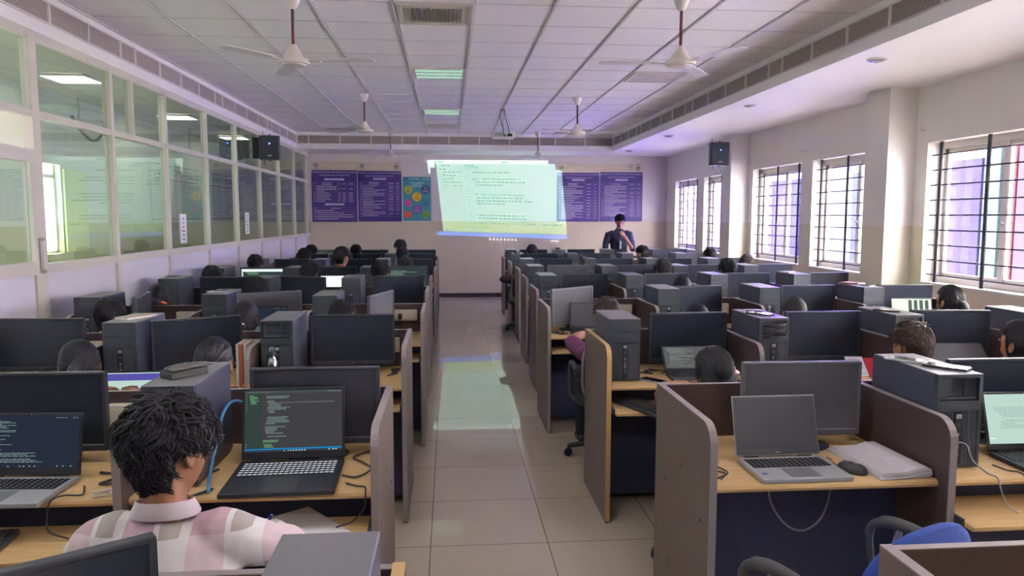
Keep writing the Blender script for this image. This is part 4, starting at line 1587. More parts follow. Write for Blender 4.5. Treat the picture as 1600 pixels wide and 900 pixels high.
SKINS = [skin_mat('skin_brown', (150, 104, 78)), skin_mat('skin_deep_brown', (118, 80, 62)), skin_mat('skin_tan', (172, 124, 96))]
M_hair = mat('hair_black', (32, 31, 38), .46, spec=.32, var=.35, vscale=60, bump=.4, bscale=160)
def streaks(m):
    nt = m.node_tree
    p = nt.nodes['Principled BSDF']
    tc = nt.nodes.new('ShaderNodeTexCoord')
    mp = nt.nodes.new('ShaderNodeMapping')
    mp.inputs['Scale'].default_value = (150, 150, 12)
    n = nt.nodes.new('ShaderNodeTexNoise')
    n.inputs['Scale'].default_value = 1.0
    nt.links.new(tc.outputs['Object'], mp.inputs[0])
    nt.links.new(mp.outputs[0], n.inputs['Vector'])
    b = nt.nodes.new('ShaderNodeBump')
    b.inputs['Strength'].default_value = .6
    b.inputs['Distance'].default_value = .003
    nt.links.new(n.outputs['Fac'], b.inputs['Height'])
    nt.links.new(b.outputs['Normal'], p.inputs['Normal'])
    return m
M_hairs = streaks(mat('hair_smooth_black', (34, 33, 40), .42, spec=.4, var=.3, vscale=40))
M_hairb = mat('hair_dark_brown', (62, 44, 40), .42, spec=.5, var=.3, vscale=60, bump=.5, bscale=160)
M_eye = mat('eye_white', (220, 214, 208), .25)
M_iris = mat('iris_dark', (30, 20, 16), .2)
M_lip = mat('lip_brown', (134, 78, 70), .5)

def sstep(a, b, x):
    t = max(0, min(1, (x - a) / (b - a)))
    return t * t * (3 - 2 * t)

def head_pt(d):
    """surface of a head about its centre; +y is the face"""
    x, y, z = d
    px, py, pz = .074 * x, .094 * y, .114 * z
    if z < 0:
        k = sstep(0, -1, z)
        px *= 1 - .30 * k
        py = py * (1 - .12 * k) + .018 * k * (1 if y > -.2 else .3)
    py += .006 * (1 - sstep(-1, 1, z)) - .004
    if y > 0:
        g = lambda cx, cz, sx, sz: exp(-((px - cx) / sx) ** 2 - ((pz - cz) / sz) ** 2)
        py += .022 * g(0, -.026, .012, .016) + .013 * g(0, -.005, .009, .022)
        py -= .010 * (g(.031, .006, .016, .011) + g(-.031, .006, .016, .011))
        py += .006 * g(0, .03, .05, .012)
        py += .007 * g(0, -.064, .024, .007) - .005 * g(0, -.082, .03, .006) + .008 * g(0, -.102, .024, .012)
        py += .004 * (g(.042, -.03, .018, .016) + g(-.042, -.03, .018, .016))
    return V((px, py, pz))

def sphere_dirs(seg, rings):
    out = []
    for i in range(1, rings):
        a = pi * i / rings
        out.append([V((sin(a) * sin(2 * pi * j / seg), sin(a) * cos(2 * pi * j / seg), -cos(a))) for j in range(seg)])
    return out

def add_head(m, M):
    m.loft([[M @ head_pt(d) for d in ring] for ring in sphere_dirs(36, 30)])
    for s in (-1, 1):
        rings = []
        for k, (w, dx) in enumerate(((.35, .0), (.9, .006), (1, .012), (.8, .018), (.3, .016))):
            rings.append([M @ V((s * (.068 + dx), -.012 + .017 * w * cos(2 * pi * j / 14) - .008 * sin(2 * pi * j / 14) * w - dx * .4, -.008 + .031 * w * sin(2 * pi * j / 14) * (1.0 if sin(2 * pi * j / 14) > 0 else .9))) for j in range(14)])
        m.loft(rings)

def remeshed(m, name, voxel, smooth=3, disp=None):
    bmesh.ops.recalc_face_normals(m.bm, faces=m.bm.faces[:])
    me = bpy.data.meshes.new(name)
    m.bm.to_mesh(me); m.bm.free()
    o = bpy.data.objects.new(name, me)
    COL.objects.link(o)
    r = o.modifiers.new('r', 'REMESH'); r.mode = 'VOXEL'; r.voxel_size = voxel; r.use_smooth_shade = True
    s = o.modifiers.new('s', 'SMOOTH'); s.factor = .5; s.iterations = smooth
    dg = bpy.context.evaluated_depsgraph_get()
    out = bpy.data.meshes.new_from_object(o.evaluated_get(dg))
    bpy.data.objects.remove(o); bpy.data.meshes.remove(me)
    out.name = name
    if disp:
        no = [v.normal.copy() for v in out.vertices]
        for v, n in zip(out.vertices, no):
            v.co += n * disp(v.co)
    out.polygons.foreach_set('use_smooth', [True] * len(out.polygons))
    return out

def hair_mesh(style, seed=1, tufts=0, big=1.0):
    rnd = random.Random(seed)
    m = MB()
    def thick(d):
        x, y, z = d
        p = head_pt(d)
        front = sstep(.1, .45, y)
        line = -.092 * (1 - front) + .058 * front
        if style in ('short', 'wavy'):
            side = sstep(.55, .95, abs(x))
            line = line * (1 - side) + (.022 if y < .25 else .03) * side if y > -.42 else line
            line = max(line, -.086 if style == 'short' else -.108)
        else:
            line = -.12 if y < .15 else .05
        c = sstep(line - .006, line + .012, p.z)
        top = sstep(-.3, .8, z)
        t = {'short': .010 + .020 * top * big, 'wavy': .015 + .016 * top, 'bun': .010 + .006 * top, 'pony': .010 + .008 * top, 'long': .014 + .010 * top}[style]
        nz = noise.noise(V((x, y, z)) * 4.0 + V((seed, 0, 0))) * .006 + noise.noise(V((x, y, z)) * 13 + V((0, seed, 0))) * .004
        if style not in ('short', 'wavy'):
            nz *= .35
        return (t + nz) * c - .010 * (1 - c)
    H = {}
    rings = []
    for ring in sphere_dirs(44, 34):
        r = []
        for d in ring:
            p = head_pt(d)
            n = V((p.x / .074 ** 2, p.y / .094 ** 2, p.z / .114 ** 2)).normalized()
            r.append(p + n * thick(d))
        rings.append(r)
    m.loft(rings)
    crown = V((.015, -.045, .105))
    cnt = 0
    while cnt < tufts:
        d = V((rnd.gauss(0, 1), rnd.gauss(-.25, 1), rnd.gauss(.25, 1))).normalized()
        th = thick(d)
        if th < .008:
            continue
        if abs(d.x) > .62 and d.z < .22 and d.y > -.5:
            continue
        cnt += 1
        p = head_pt(d)
        n = V((p.x / .074 ** 2, p.y / .094 ** 2, p.z / .114 ** 2)).normalized()
        b = p + n * (th - .007)
        away = (p - crown)
        tang = (away - n * away.dot(n)).normalized() if away.length > .01 else V((1, 0, 0))
        sw = n.cross(tang)
        top = sstep(-.2, .7, d.z)
        L = rnd.uniform(.016, .03) * (1 + .9 * top * big) * (1.25 if style == 'wavy' else 1)
        curl = rnd.uniform(-1, 1) if style != 'wavy' else 2.6 * noise.noise(d * 4.5 + V((2, 7, 1))) + rnd.uniform(-.35, .35)
        pts, rad = [], []
        nk = 7 if style == 'wavy' else 5
        ph = rnd.uniform(0, 1.5) + 5 * noise.noise(d * 6)
        for k in range(nk):
            u = k / (nk - 1)
            wv = (.16 * sin(7 * u + ph) * u) if style == 'wavy' else 0
            pts.append(b + n * (L * (.45 * u - .42 * u * u + wv * .6) * (1 + .5 * top)) + tang * L * u * .9 + sw * L * (curl * .55 * u * u + wv))
            rad.append(((.0052 if style == 'wavy' else .0036) * (1 - u) ** .7 + .0004) * rnd.uniform(.7, 1.3))
        m.tube(pts, rad, 4, caps=False)
    if style == 'pony':
        m.tube(catmull([(0, -.080, .0), (-.005, -.120, -.005), (-.02, -.138, -.05), (-.03, -.135, -.12), (-.03, -.12, -.21)], 4), [.030, .028, .028, .03, .034, .037, .038, .038, .037, .036, .034, .031, .028, .024, .018, .010, .004], 10)
    elif style == 'bun':
        m.ball((0, -.118, -.03), (.042, .034, .044), 14, 10)
        m.tube(catmull([(0, -.10, -.06), (0, -.135, -.10), (.01, -.14, -.17), (.0, -.13, -.24)], 4), [.03] * 6 + [.034, .032, .030, .026, .02, .012, .004], 10)
    elif style == 'long':
        rings = []
        for k in range(9):
            u = k / 8
            w = .088 - .012 * u + .006 * sin(6 * u)
            dd = .060 - .025 * u
            yc = -.045 - .03 * u
            rings.append([(w * cos(2 * pi * j / 18), yc + dd * sin(2 * pi * j / 18), .03 - .33 * u) for j in range(18)])
        m.loft(rings)
    if style in ('pony', 'bun', 'long'):
        me = remeshed(m, 'hair', .006, 6)
        # combed strands lying on the smooth cap
        m = MB()
        m.bm.from_mesh(me)
        bpy.data.meshes.remove(me)
        goal = {'pony': V((-.05, -.95, -.05)), 'bun': V((0, -.95, -.28))}.get(style)
        for k in range(620):
            d = V((rnd.gauss(0, 1), rnd.gauss(-.1, 1), rnd.gauss(.35, 1))).normalized()
            if thick(d) < .008:
                continue
            g = (goal if goal else V((d.x * 1.1, d.y * .8 - .25, -.55))).normalized()
            pts = []
            n_ = 8
            span = rnd.uniform(.35, .75)
            for q in range(n_):
                u = q / (n_ - 1) * span
                dd = (d * (1 - u) + g * u)
                if dd.length < .05:
                    break
                dd.normalize()
                p = head_pt(dd)
                n = V((p.x / .074 ** 2, p.y / .094 ** 2, p.z / .114 ** 2)).normalized()
                pts.append(p + n * (thick(dd) - .0004))
            if len(pts) == n_:
                m.tube(pts, [.0004, .0016, .002, .0022, .0022, .002, .0016, .0004], 4, caps=False)
        tail = {'pony': [(0, -.100, .0), (-.005, -.128, -.005), (-.02, -.142, -.05), (-.03, -.137, -.12), (-.03, -.12, -.21)], 'bun': [(0, -.10, -.05), (0, -.135, -.09), (.01, -.14, -.17), (.0, -.13, -.24)]}.get(style)
        for k in range(90 if tail else 0):
            a = rnd.uniform(0, 2 * pi)
            rr = rnd.uniform(.026, .036)
            pts = [V(q) + V((cos(a), sin(a) * .9, 0)) * (rr if i else rr * .6) for i, q in enumerate(tail)]
            pts[-1] = V(tail[-1]) + V((cos(a), sin(a), 0)) * .012
            m.tube(catmull(pts, 3), .0018, 4, caps=False)
        me = bpy.data.meshes.new('hair')
        m.bm.to_mesh(me)
        m.bm.free()
    else:
        bmesh.ops.recalc_face_normals(m.bm, faces=m.bm.faces[:])
        me = bpy.data.meshes.new('hair')
        m.bm.to_mesh(me)
        m.bm.free()
    me.materials.clear()
    me.materials.append(M_hairs if style in ('pony', 'bun', 'long') else M_hair)
    me.polygons.foreach_set('use_smooth', [True] * len(me.polygons))
    return me

HAIR = {'short1': hair_mesh('short', 1, 900), 'short2': hair_mesh('short', 5, 900, .7), 'bun': hair_mesh('bun', 2), 'pony': hair_mesh('pony', 3), 'long': hair_mesh('long', 4)}
hb = HAIR['short2'].copy()
hb.name = 'hair'
hb.materials.clear(); hb.materials.append(M_hairb)
HAIR['brown'] = hb
HAIR['wavy'] = hair_mesh('wavy', 9, 3400, 1.0)

def add_hand(m, wrist, fwd, up, side, curl=.6, size=1.0, spread=1.0, thumb_in=.5):
    """palm from the wrist along fwd, back of the hand to up; side +1 = right hand"""
    f = V(fwd).normalized()
    u = V(up); u = (u - f * u.dot(f)).normalized()
    r = f.cross(u)               # to the right when looking along f with u up
    w = V(wrist)
    s = size
    def P(a, b, c):
        return w + r * (a * s) + f * (b * s) + u * (c * s)
    rings = []
    for b, hw, ht in ((-.012, .026, .020), (.01, .029, .017), (.04, .037, .0145), (.07, .041, .013), (.088, .040, .011), (.095, .032, .007)):
        rings.append([P(hw * cos(2 * pi * k / 14), b, ht * sin(2 * pi * k / 14)) for k in range(14)])
    m.loft(rings)
    tin = -side                  # thumb points to the body's middle
    for i, (a, b, L) in enumerate(((.030, .082, .072), (.010, .090, .080), (-.011, .088, .074), (-.030, .080, .058))):
        a *= tin
        p = P(a, b, 0)
        d = f + r * (a * 1.6 * spread)
        pts = [P(a * .9, b - .02, 0), p]
        ang = curl * .55
        for q in (.46, .30, .24):
            dd = (d.normalized() * cos(ang) - u * sin(ang)).normalized()
            p = p + dd * (L * q * s)
            pts.append(p)
            ang += curl * .85
        m.tube(pts, [x * s for x in (.0088, .0092, .0085, .0078, .0066)], 8, caps='round')
    pts = [P(.014 * tin, .012, -.004), P(.036 * tin, .030, -.010), P((.052 - .012 * thumb_in) * tin, .058, -.018 - .012 * thumb_in), P((.050 - .030 * thumb_in) * tin, .082, -.024 - .016 * thumb_in)]
    m.tube(pts, [x * s for x in (.014, .0125, .0105, .0085)], 8, caps='round')

def face_bits(t, M, brows=M_hair):
    m = MB()
    for s in (-1, 1):
        m.mi = 0
        m.ball(M @ V((s * .031, .0668, .006)), .0125, 12, 8)
        m.mi = 1
        m.ball(M @ V((s * .031, .0735, .005)), .0068, 10, 6)
    m.build('eye', [M_eye, M_iris], t, 60)
    m = MB()
    for s in (-1, 1):
        m.tube([M @ V((s * .014, .090, .024)), M @ V((s * .030, .090, .030)), M @ V((s * .050, .076, .024))], [.0025, .004, .002], 6)
    m.build('eyebrow', brows, t, 60)
    m = MB()
    for dz, dr in ((.0028, .0030), (-.0032, .0038)):
        m.tube([M @ V((-.022, .081, -.064)), M @ V((-.010, .0925, -.064 + dz)), M @ V((0, .0945, -.064 + dz * .7)), M @ V((.010, .0925, -.064 + dz)), M @ V((.022, .081, -.064))], [.001, dr, dr, dr, .001], 8)
    m.build('lips', M_lip, t, 60)

def seated(label, x, y, z, near, shirt, hair='short1', yaw=0, pitch=12, skin=0, full=False, sleeve='short', tie=None, arms=None, main=False, fb=True, seat=True, roll=0, chlabel=None, lean=.10, cx=None, where='', free=True):
    """x, y, z: centre of the head; near: front edge of the bench"""
    t = thing('person', label, 'person', (x, y, 0), 0, 'people at the benches')
    HZ = z
    py = -lean
    sk = SKINS[skin]
    MH = Matrix.Translation((0, 0, HZ)) @ Euler((radians(-pitch), radians(roll), radians(yaw)), 'XYZ').to_matrix().to_4x4()
    sh_z = HZ - (.195 if main else .225)
    ny = -.035
    sw = .156 if main else .172 if hair in ('short1', 'short2', 'brown', 'wavy') else .152
    def ring(c, rx, ry, n=20):
        return [V(c) + V((rx * cos(2 * pi * k / n), ry * sin(2 * pi * k / n), 0)) for k in range(n)]
    def torso(m, g):
        zt = HZ - .155
        zs = [(.478, .150, .105), (.56, .160, .112), (.66, .142, .102), (sh_z - .16, .156, .108), (sh_z - .07, sw + .008, .104), (sh_z - .005, sw - .012, .086), (sh_z + .028, sw * .66, .070), (zt - .012, .068, .062), (zt + .01, .058, .056)]
        rings = []
        for q, (zz, rx, ry) in enumerate(zs):
            u = max(0, min(1, (zz - .5) / (zt - .5)))
            bow = .02 * sin(pi * u)
            rings.append(ring((0, py * (1 - u) + ny * u - bow, zz + (g if q == 0 else 0)), rx + g, ry + g))
        m.loft(rings)
    arms = arms or {}
    A = {}
    for s in (-1, 1):
        sho = V((s * (sw + .005), ny + .0, sh_z - .012))
        hand = V(arms.get(s, (s * .10, near - .165 - y, .80)))
        elb = V(arms.get(('e', s), (s * (sw + .06), ny + .17, max(.79, sh_z - .24) if sh_z > .9 else .79)))
        A[s] = (sho, elb, hand)
    def arm(m, s, g, upto=1.0):
        sho, elb, hand = A[s]
        mid = elb + (hand - elb) * .35
        pts = [sho - V((s * .05, 0, -.01)), sho, sho + (elb - sho) * .5, elb, mid, hand]
        rad = [.060, .056, .047, .040, .039, .026]
        if upto < 1.0:
            k = 3
            e = sho + (elb - sho) * .86
            pts, rad = [pts[0], pts[1], pts[2], e], [.060, .056, .050, .046]
        elif upto == 1.0 and g > 0:
            pts[-1] = hand - (hand - elb).normalized() * .045
            rad[-1] = .030
        m.tube(pts, [r + g for r in rad], 12, caps='round')
    hip = V((0, py + .03, .545))
    L = {}
    for s in (-1, 1):
        kn = .42 if free else min(.42, near - y - py - .085)
        an = kn - .02 if free else min(kn - .035, near - y - py - .215)
        L[s] = [V((s * .085, py + .02, .552)), V((s * .105, py + kn * .57, .545)), V((s * .115, py + kn, .525)), V((s * .115, py + kn + .005, .46)), V((s * .115, py + (kn + an) / 2, .27)), V((s * .115, py + an, .09))]
    def legs(m, g):
        for s in (-1, 1):
            m.tube(L[s], [r + g for r in (.074, .068, .055, .052, .046, .033)], 12, caps='round')
    m = MB()
    add_head(m, MH)
    m.tube([(0, ny - .005, HZ - .20), (0, ny + .0, HZ - .13), MH @ V((0, -.02, -.055))], [.062, .052, .050], 14)
    torso(m, -.004)
    for s in (-1, 1):
        arm(m, s, 0, 1.0)
        sho, elb, hand = A[s]
        fw = (hand - elb).normalized()
        if arms.get(('f', s)):
            fw = V(arms[('f', s)])
        add_hand(m, hand, fw, arms.get(('u', s), (0, 0, 1)), s, arms.get(('c', s), .45), .98 if sw > .16 else .9, thumb_in=arms.get(('t', s), .4))
    legs(m, 0)
    if main:
        link(remeshed(m, 'body', .0052, 2), 'body', sk, t)
    else:
        m.build('body', sk, t, 180)
    # hair
    ho = bpy.data.objects.new('hair', HAIR[hair])
    COL.objects.link(ho)
    ho.parent = t
    ho.matrix_local = MH
    if tie:
        tc, pos = tie
        m = MB(); m.M = MH
        m.tube([V(pos) + V((-.022, 0, .006)), V(pos) + V((0, -.012, 0)), V(pos) + V((.022, 0, -.006))], [.010, .014, .010], 8, caps='round')
        m.build('hair_clip', tc, t, 60)
    if fb:
        face_bits(t, MH)
    # clothes
    m = MB()
    torso(m, .012)
    for s in (-1, 1):
        arm(m, s, .010, .8 if sleeve == 'short' else 1.0)
    disp = (lambda c: .007 * noise.noise(c * 9) + .0035 * noise.noise(c * 24 + V((3, 1, 0)))) if main else (lambda c: .004 * noise.noise(c * 9))
    link(remeshed(m, 'shirt', .009 if main else .014, 3, disp), 'shirt', shirt, t)
    m = MB()
    legs(m, .010)
    m.loft([ring((0, py, .472), .150, .112), ring((0, py, .50), .168, .125), ring((0, py, .585), .166, .124), ring((0, py, .60), .155, .112)])
    m.build('trousers', mat('trousers_dark', (44, 46, 58), .8), t, 180)
    m = MB()
    for s in (-1, 1):
        a = L[s][-1]
        m.tube([a + V((0, -.035, -.045)), a + V((0, .02, -.045)), a + V((0, .10, -.052)), a + V((0, .16, -.058))], [.036, .040, .037, .024], 10, caps='round', flat=.8)
    m.build('shoe', M_blackm, t, 60)
    if seat:
        chair(x if cx is None else cx, y - lean + .02, 0, chlabel or 'black office chair, ' + where, ch_black)
    return t, MH

def shirt_mat(nm, c):
    return mat('shirt_' + nm, c, .85, var=.06, vscale=8)

# plaid shirt with large white, grey and pink checks
def plaid():
    m = mat('plaid_cotton', (222, 214, 218), .85, bump=.3, bscale=300)
    nt = m.node_tree
    p = nt.nodes['Principled BSDF']
    tc = nt.nodes.new('ShaderNodeTexCoord')
    s = nt.nodes.new('ShaderNodeSeparateXYZ')
    nt.links.new(tc.outputs['Object'], s.inputs[0])
    fx = math_node(nt, 'FRACT', math_node(nt, 'DIVIDE', math_node(nt, 'ADD', s.outputs[0], 5.04), .155))
    fz = math_node(nt, 'FRACT', math_node(nt, 'DIVIDE', math_node(nt, 'ADD', s.outputs[2], 5.085), .20))
    a = math_node(nt, 'LESS_THAN', fx, .5)
    b = math_node(nt, 'LESS_THAN', fz, .52)
    c = math_node(nt, 'LESS_THAN', math_node(nt, 'ABSOLUTE', math_node(nt, 'SUBTRACT', fx, .72)), .14)
    base = mixcol(nt, a, rgb(232, 228, 230), rgb(222, 200, 208))
    dark = mixcol(nt, a, rgb(228, 224, 226), rgb(204, 172, 186))
    col = mixcol(nt, b, base, dark)
    gr = math_node(nt, 'MULTIPLY', c, b)
    col = mixcol(nt, gr, col, rgb(186, 178, 174))
    nt.links.new(col, p.inputs['Base Color'])
    return m

# the young man at the front, writing with a pen
P1, MH1 = seated('person in a pink and white plaid shirt with wavy black hair, writing with a pen', -.694, 1.855, 1.085, 2.40, plaid(), 'wavy', -24, 14, 0, main=True, roll=-5, sleeve='long', lean=.09,
    arms={1: (.172, .285, .752), ('e', 1): (.275, .05, .81), ('f', 1): (-.05, .9, -.30), ('u', 1): (.35, .15, .9), ('c', 1): .95, ('t', 1): .9,
          -1: (-.15, .36, .700), ('e', -1): (-.265, .06, .76), ('f', -1): (.25, 1, -.08), ('c', -1): .3},
    chlabel='black office chair under the person in the plaid shirt')
m = MB(); m.M = MH1
for s in (-1, 1):
    m.tube(catmull([(s * .062, .094, .012), (s * .079, .06, .014), (s * .083, .0, .012), (s * .082, -.022, .002), (s * .078, -.032, -.012)], 4), .0016, 6)
    ring_ = [(s * .033 + .024 * cos(2 * pi * k / 20), .104 - .25 * (abs(s * .033 + .024 * cos(2 * pi * k / 20)) ** 2) * 8, .004 + .019 * sin(2 * pi * k / 20)) for k in range(21)]
    m.tube(ring_, .0014, 5)
m.tube([(-.010, .105, .01), (0, .109, .012), (.010, .105, .01)], .0014, 5)
m.build('eyeglasses', M_silver, P1, 60)
# collar
up_ = .028
m = MB()
n = 22
rings = []
for k, (rr, zz) in enumerate(((.055, -.165), (.058, -.132), (.063, -.129), (.077, -.160), (.075, -.168), (.058, -.168))):
    rings.append([(rr * 1.05 * cos(2 * pi * j / n), -.037 + rr * sin(2 * pi * j / n), 1.085 + up_ + zz + .012 * sin(2 * pi * j / n) * -1) for j in range(n)])
m.loft(rings, caps=False)
m.build('collar', mat('collar_cotton', (214, 200, 208), .85), P1, 60)

# everyone else at the benches: (label, x, y, z, bench front edge, shirt, hair ...)
C = shirt_mat
ora = mat('orange_tie', (226, 110, 60), .5)
pk = mat('pale_pink_clip', (228, 196, 196), .4)
PEOPLE = [
    ('person with a black ponytail at the pale laptop with a violet bar', -1.62, 3.36, 1.04, 3.95, C('grey', (120, 110, 112)), 'pony', 25, 14, 0, None),
    ('person with smooth parted black hair between two towers, second glass-side bench', -1.04, 3.34, 1.05, 3.95, C('maroon', (110, 60, 66)), 'bun', -4, 8, 0, None),
    ('person with black hair half behind a tower close to the glass wall, third bench', -2.08, 4.72, 1.07, 5.33, C('navy', (52, 56, 84)), 'short2', 0, 14, 1, None),
    ('person with tied dark hair and a pale clip before the tilted monitor', -1.27, 4.72, 1.06, 5.33, C('grey', (120, 110, 112)), 'bun', 0, 6, 1, (pk, (0, -.155, -.02))),
    ('person whose hair top shows over the aisle-end monitor, third glass-side bench', -.68, 4.76, 1.045, 5.33, C('green', (70, 96, 84)), 'short2', 0, 16, 0, None),
    ('person with dark hair and an orange clip close to the glass wall, fourth bench', -2.34, 6.18, 1.04, 6.80, C('maroon', (110, 60, 66)), 'bun', 10, 8, 1, (ora, (.055, -.115, -.04))),
    ('person with black hair before a dark monitor, fourth glass-side bench', -1.62, 6.18, 1.07, 6.80, C('grey', (120, 110, 112)), 'short1', 0, 12, 0, None),
    ('person with black hair by the glass wall, fifth bench', -2.52, 7.60, 1.085, 8.20, C('navy', (52, 56, 84)), 'short2', 0, 10, 0, None),
    ('person with black hair facing the glowing white laptop', -1.40, 7.60, 1.11, 8.20, C('green', (70, 96, 84)), 'short1', -12, 14, 1, None),
    ('person with curly black hair before the dark code monitor, fifth glass-side bench', -.70, 7.60, 1.115, 8.20, C('black', (44, 44, 52)), 'short1', -5, 10, 0, None),
    ('person in a teal shirt with short black hair', -1.30, 9.12, 1.20, 9.75, C('teal', (20, 132, 140)), 'short1', -25, 10, 0, None),
    ('person with black hair close to the glass wall, sixth bench', -2.32, 9.12, 1.115, 9.75, C('navy', (52, 56, 84)), 'short2', 0, 10, 0, None),
    ('person with bushy black hair by the glass wall, seventh bench', -2.02, 10.58, 1.12, 11.20, C('grey', (120, 110, 112)), 'short1', 5, 8, 2, None),
    ('person with black hair by the glass wall, eighth bench', -2.16, 11.88, 1.12, 12.50, C('black', (44, 44, 52)), 'short1', 0, 8, 0, None),
    ('person with short hair at the middle seat, eighth glass-side bench', -1.47, 11.88, 1.13, 12.50, C('green', (70, 96, 84)), 'short2', 0, 8, 0, None),
    ('person with short hair at the middle seat, seventh glass-side bench', -1.44, 10.56, 1.09, 11.20, C('navy', (52, 56, 84)), 'short2', 0, 8, 1, None),
    ('person with thick black hair at the aisle end, seventh glass-side bench', -.66, 10.56, 1.135, 11.20, C('black', (44, 44, 52)), 'short2', -10, 8, 0, None),
    ('person in a blue-grey shirt at the aisle end of the last glass-side bench', -.80, 11.88, 1.20, 12.50, C('blue_grey', (86, 94, 130)), 'short1', 28, 16, 0, None),
    ('person with hair just showing over the aisle-end monitor, sixth glass-side bench', -.53, 9.12, 1.09, 9.75, C('black', (44, 44, 52)), 'short2', 0, 12, 1, None),
    ('person with long smooth dark hair at the grey code laptop', 1.205, 3.27, .985, 3.87, C('maroon', (110, 60, 66)), 'long', 8, 10, 0, (pk, (.07, -.06, .01))),
    ('person with short brown hair before the open-bay tower, second window-side bench', 2.16, 3.28, 1.09, 3.87, C('red', (150, 44, 56)), 'brown', 4, 10, 2, None),
    ('person with black hair at the right edge, second window-side bench', 2.755, 3.34, 1.085, 3.87, C('navy', (52, 56, 84)), 'pony', 10, 8, 2, None),
    ('person with tied hair and an orange tie near the window pillar', 3.54, 4.97, 1.10, 5.57, C('navy', (52, 56, 84)), 'bun', 8, 4, 2, (ora, (.02, -.15, -.09))),
    ('person with brown hair top showing over the tower by the tan-edged panel', 1.08, 5.02, 1.02, 5.57, C('purple', (126, 74, 112)), 'brown', 0, 14, 0, None),
    ('person with smooth hair just above the second monitor, third window-side bench', 1.70, 4.97, .985, 5.57, C('green', (70, 96, 84)), 'bun', 0, 10, 1, None),
    ('person with smooth black hair at the third seat, third window-side bench', 2.39, 4.97, 1.03, 5.57, C('grey', (120, 110, 112)), 'bun', 0, 8, 0, None),
    ('person with dark hair at the second seat, fourth window-side bench', 2.03, 6.34, 1.065, 6.95, C('maroon', (110, 60, 66)), 'bun', 0, 8, 0, None),
    ('person with curly black hair at the second seat, fifth window-side bench', 2.28, 7.70, 1.115, 8.30, C('black', (44, 44, 52)), 'short1', 0, 10, 0, None),
    ('person with curly black hair at the third seat, fifth window-side bench', 2.96, 7.70, 1.125, 8.30, C('navy', (52, 56, 84)), 'short1', 0, 8, 0, None),
    ('person with brown hair against the barred window, sixth window-side bench', 3.74, 9.10, 1.10, 9.70, C('grey', (120, 110, 112)), 'brown', 0, 6, 0, None),
    ('person with round black hair at the aisle end of the last window-side bench', 1.32, 11.90, 1.125, 12.50, C('green', (70, 96, 84)), 'short2', 0, 8, 0, None),
    ('person with black hair turned towards the glass wall, seventh window-side bench', 2.65, 10.55, 1.16, 11.15, C('black', (44, 44, 52)), 'short2', 32, 8, 2, None),
    ('person with black hair below the far window, seventh window-side bench', 3.78, 10.55, 1.13, 11.15, C('navy', (52, 56, 84)), 'short2', 0, 8, 1, None),
]
for (lb, x, y, z, near, sh, hr, yaw, pit, sk, tie) in PEOPLE:
    side = 'R' if x > 0 else 'L'
    NR_ = RN if side == 'R' else LN
    row = min(NR_, key=lambda k: abs(NR_[k] - near))
    ymin = NR_[row - 1] + DEPTH + .335 + .09
    k = max(y, ymin) / y
    x, y, z = max(-2.47, x * k), y * k, 1.67 - (1.67 - z) * k - .035
    dv = min(dividers(side, row), key=lambda q: abs(q - x))
    free = abs(dv - x) > .21
    if not free and near - y < .44:
        x = dv + (.215 if x > dv else -.215)
        free = True
    st = int(abs(x - (RX if side == 'R' else LXX)[row]) / (RPITCH if side == 'R' else LPITCH))
    seated(lb, x, y, z, near, sh, hr, yaw, pit, sk, tie=tie, cx=x + .035 if 'right edge' in lb else None, where=place_name(side, row, st), free=free)

# person sitting half out in the aisle, elbow showing past the end panels
seated('person with an elbow out in the aisle, dark vest and patterned dress', 1.10, 10.79, .985, 11.15, C('plum', (70, 52, 72)), 'short2', 0, 20, 1,
       arms={('e', -1): (-.34, .05, .755), -1: (-.17, .10, .80), ('f', -1): (.8, .15, 0)}, where=place_name('R', 7, 0), free=False)

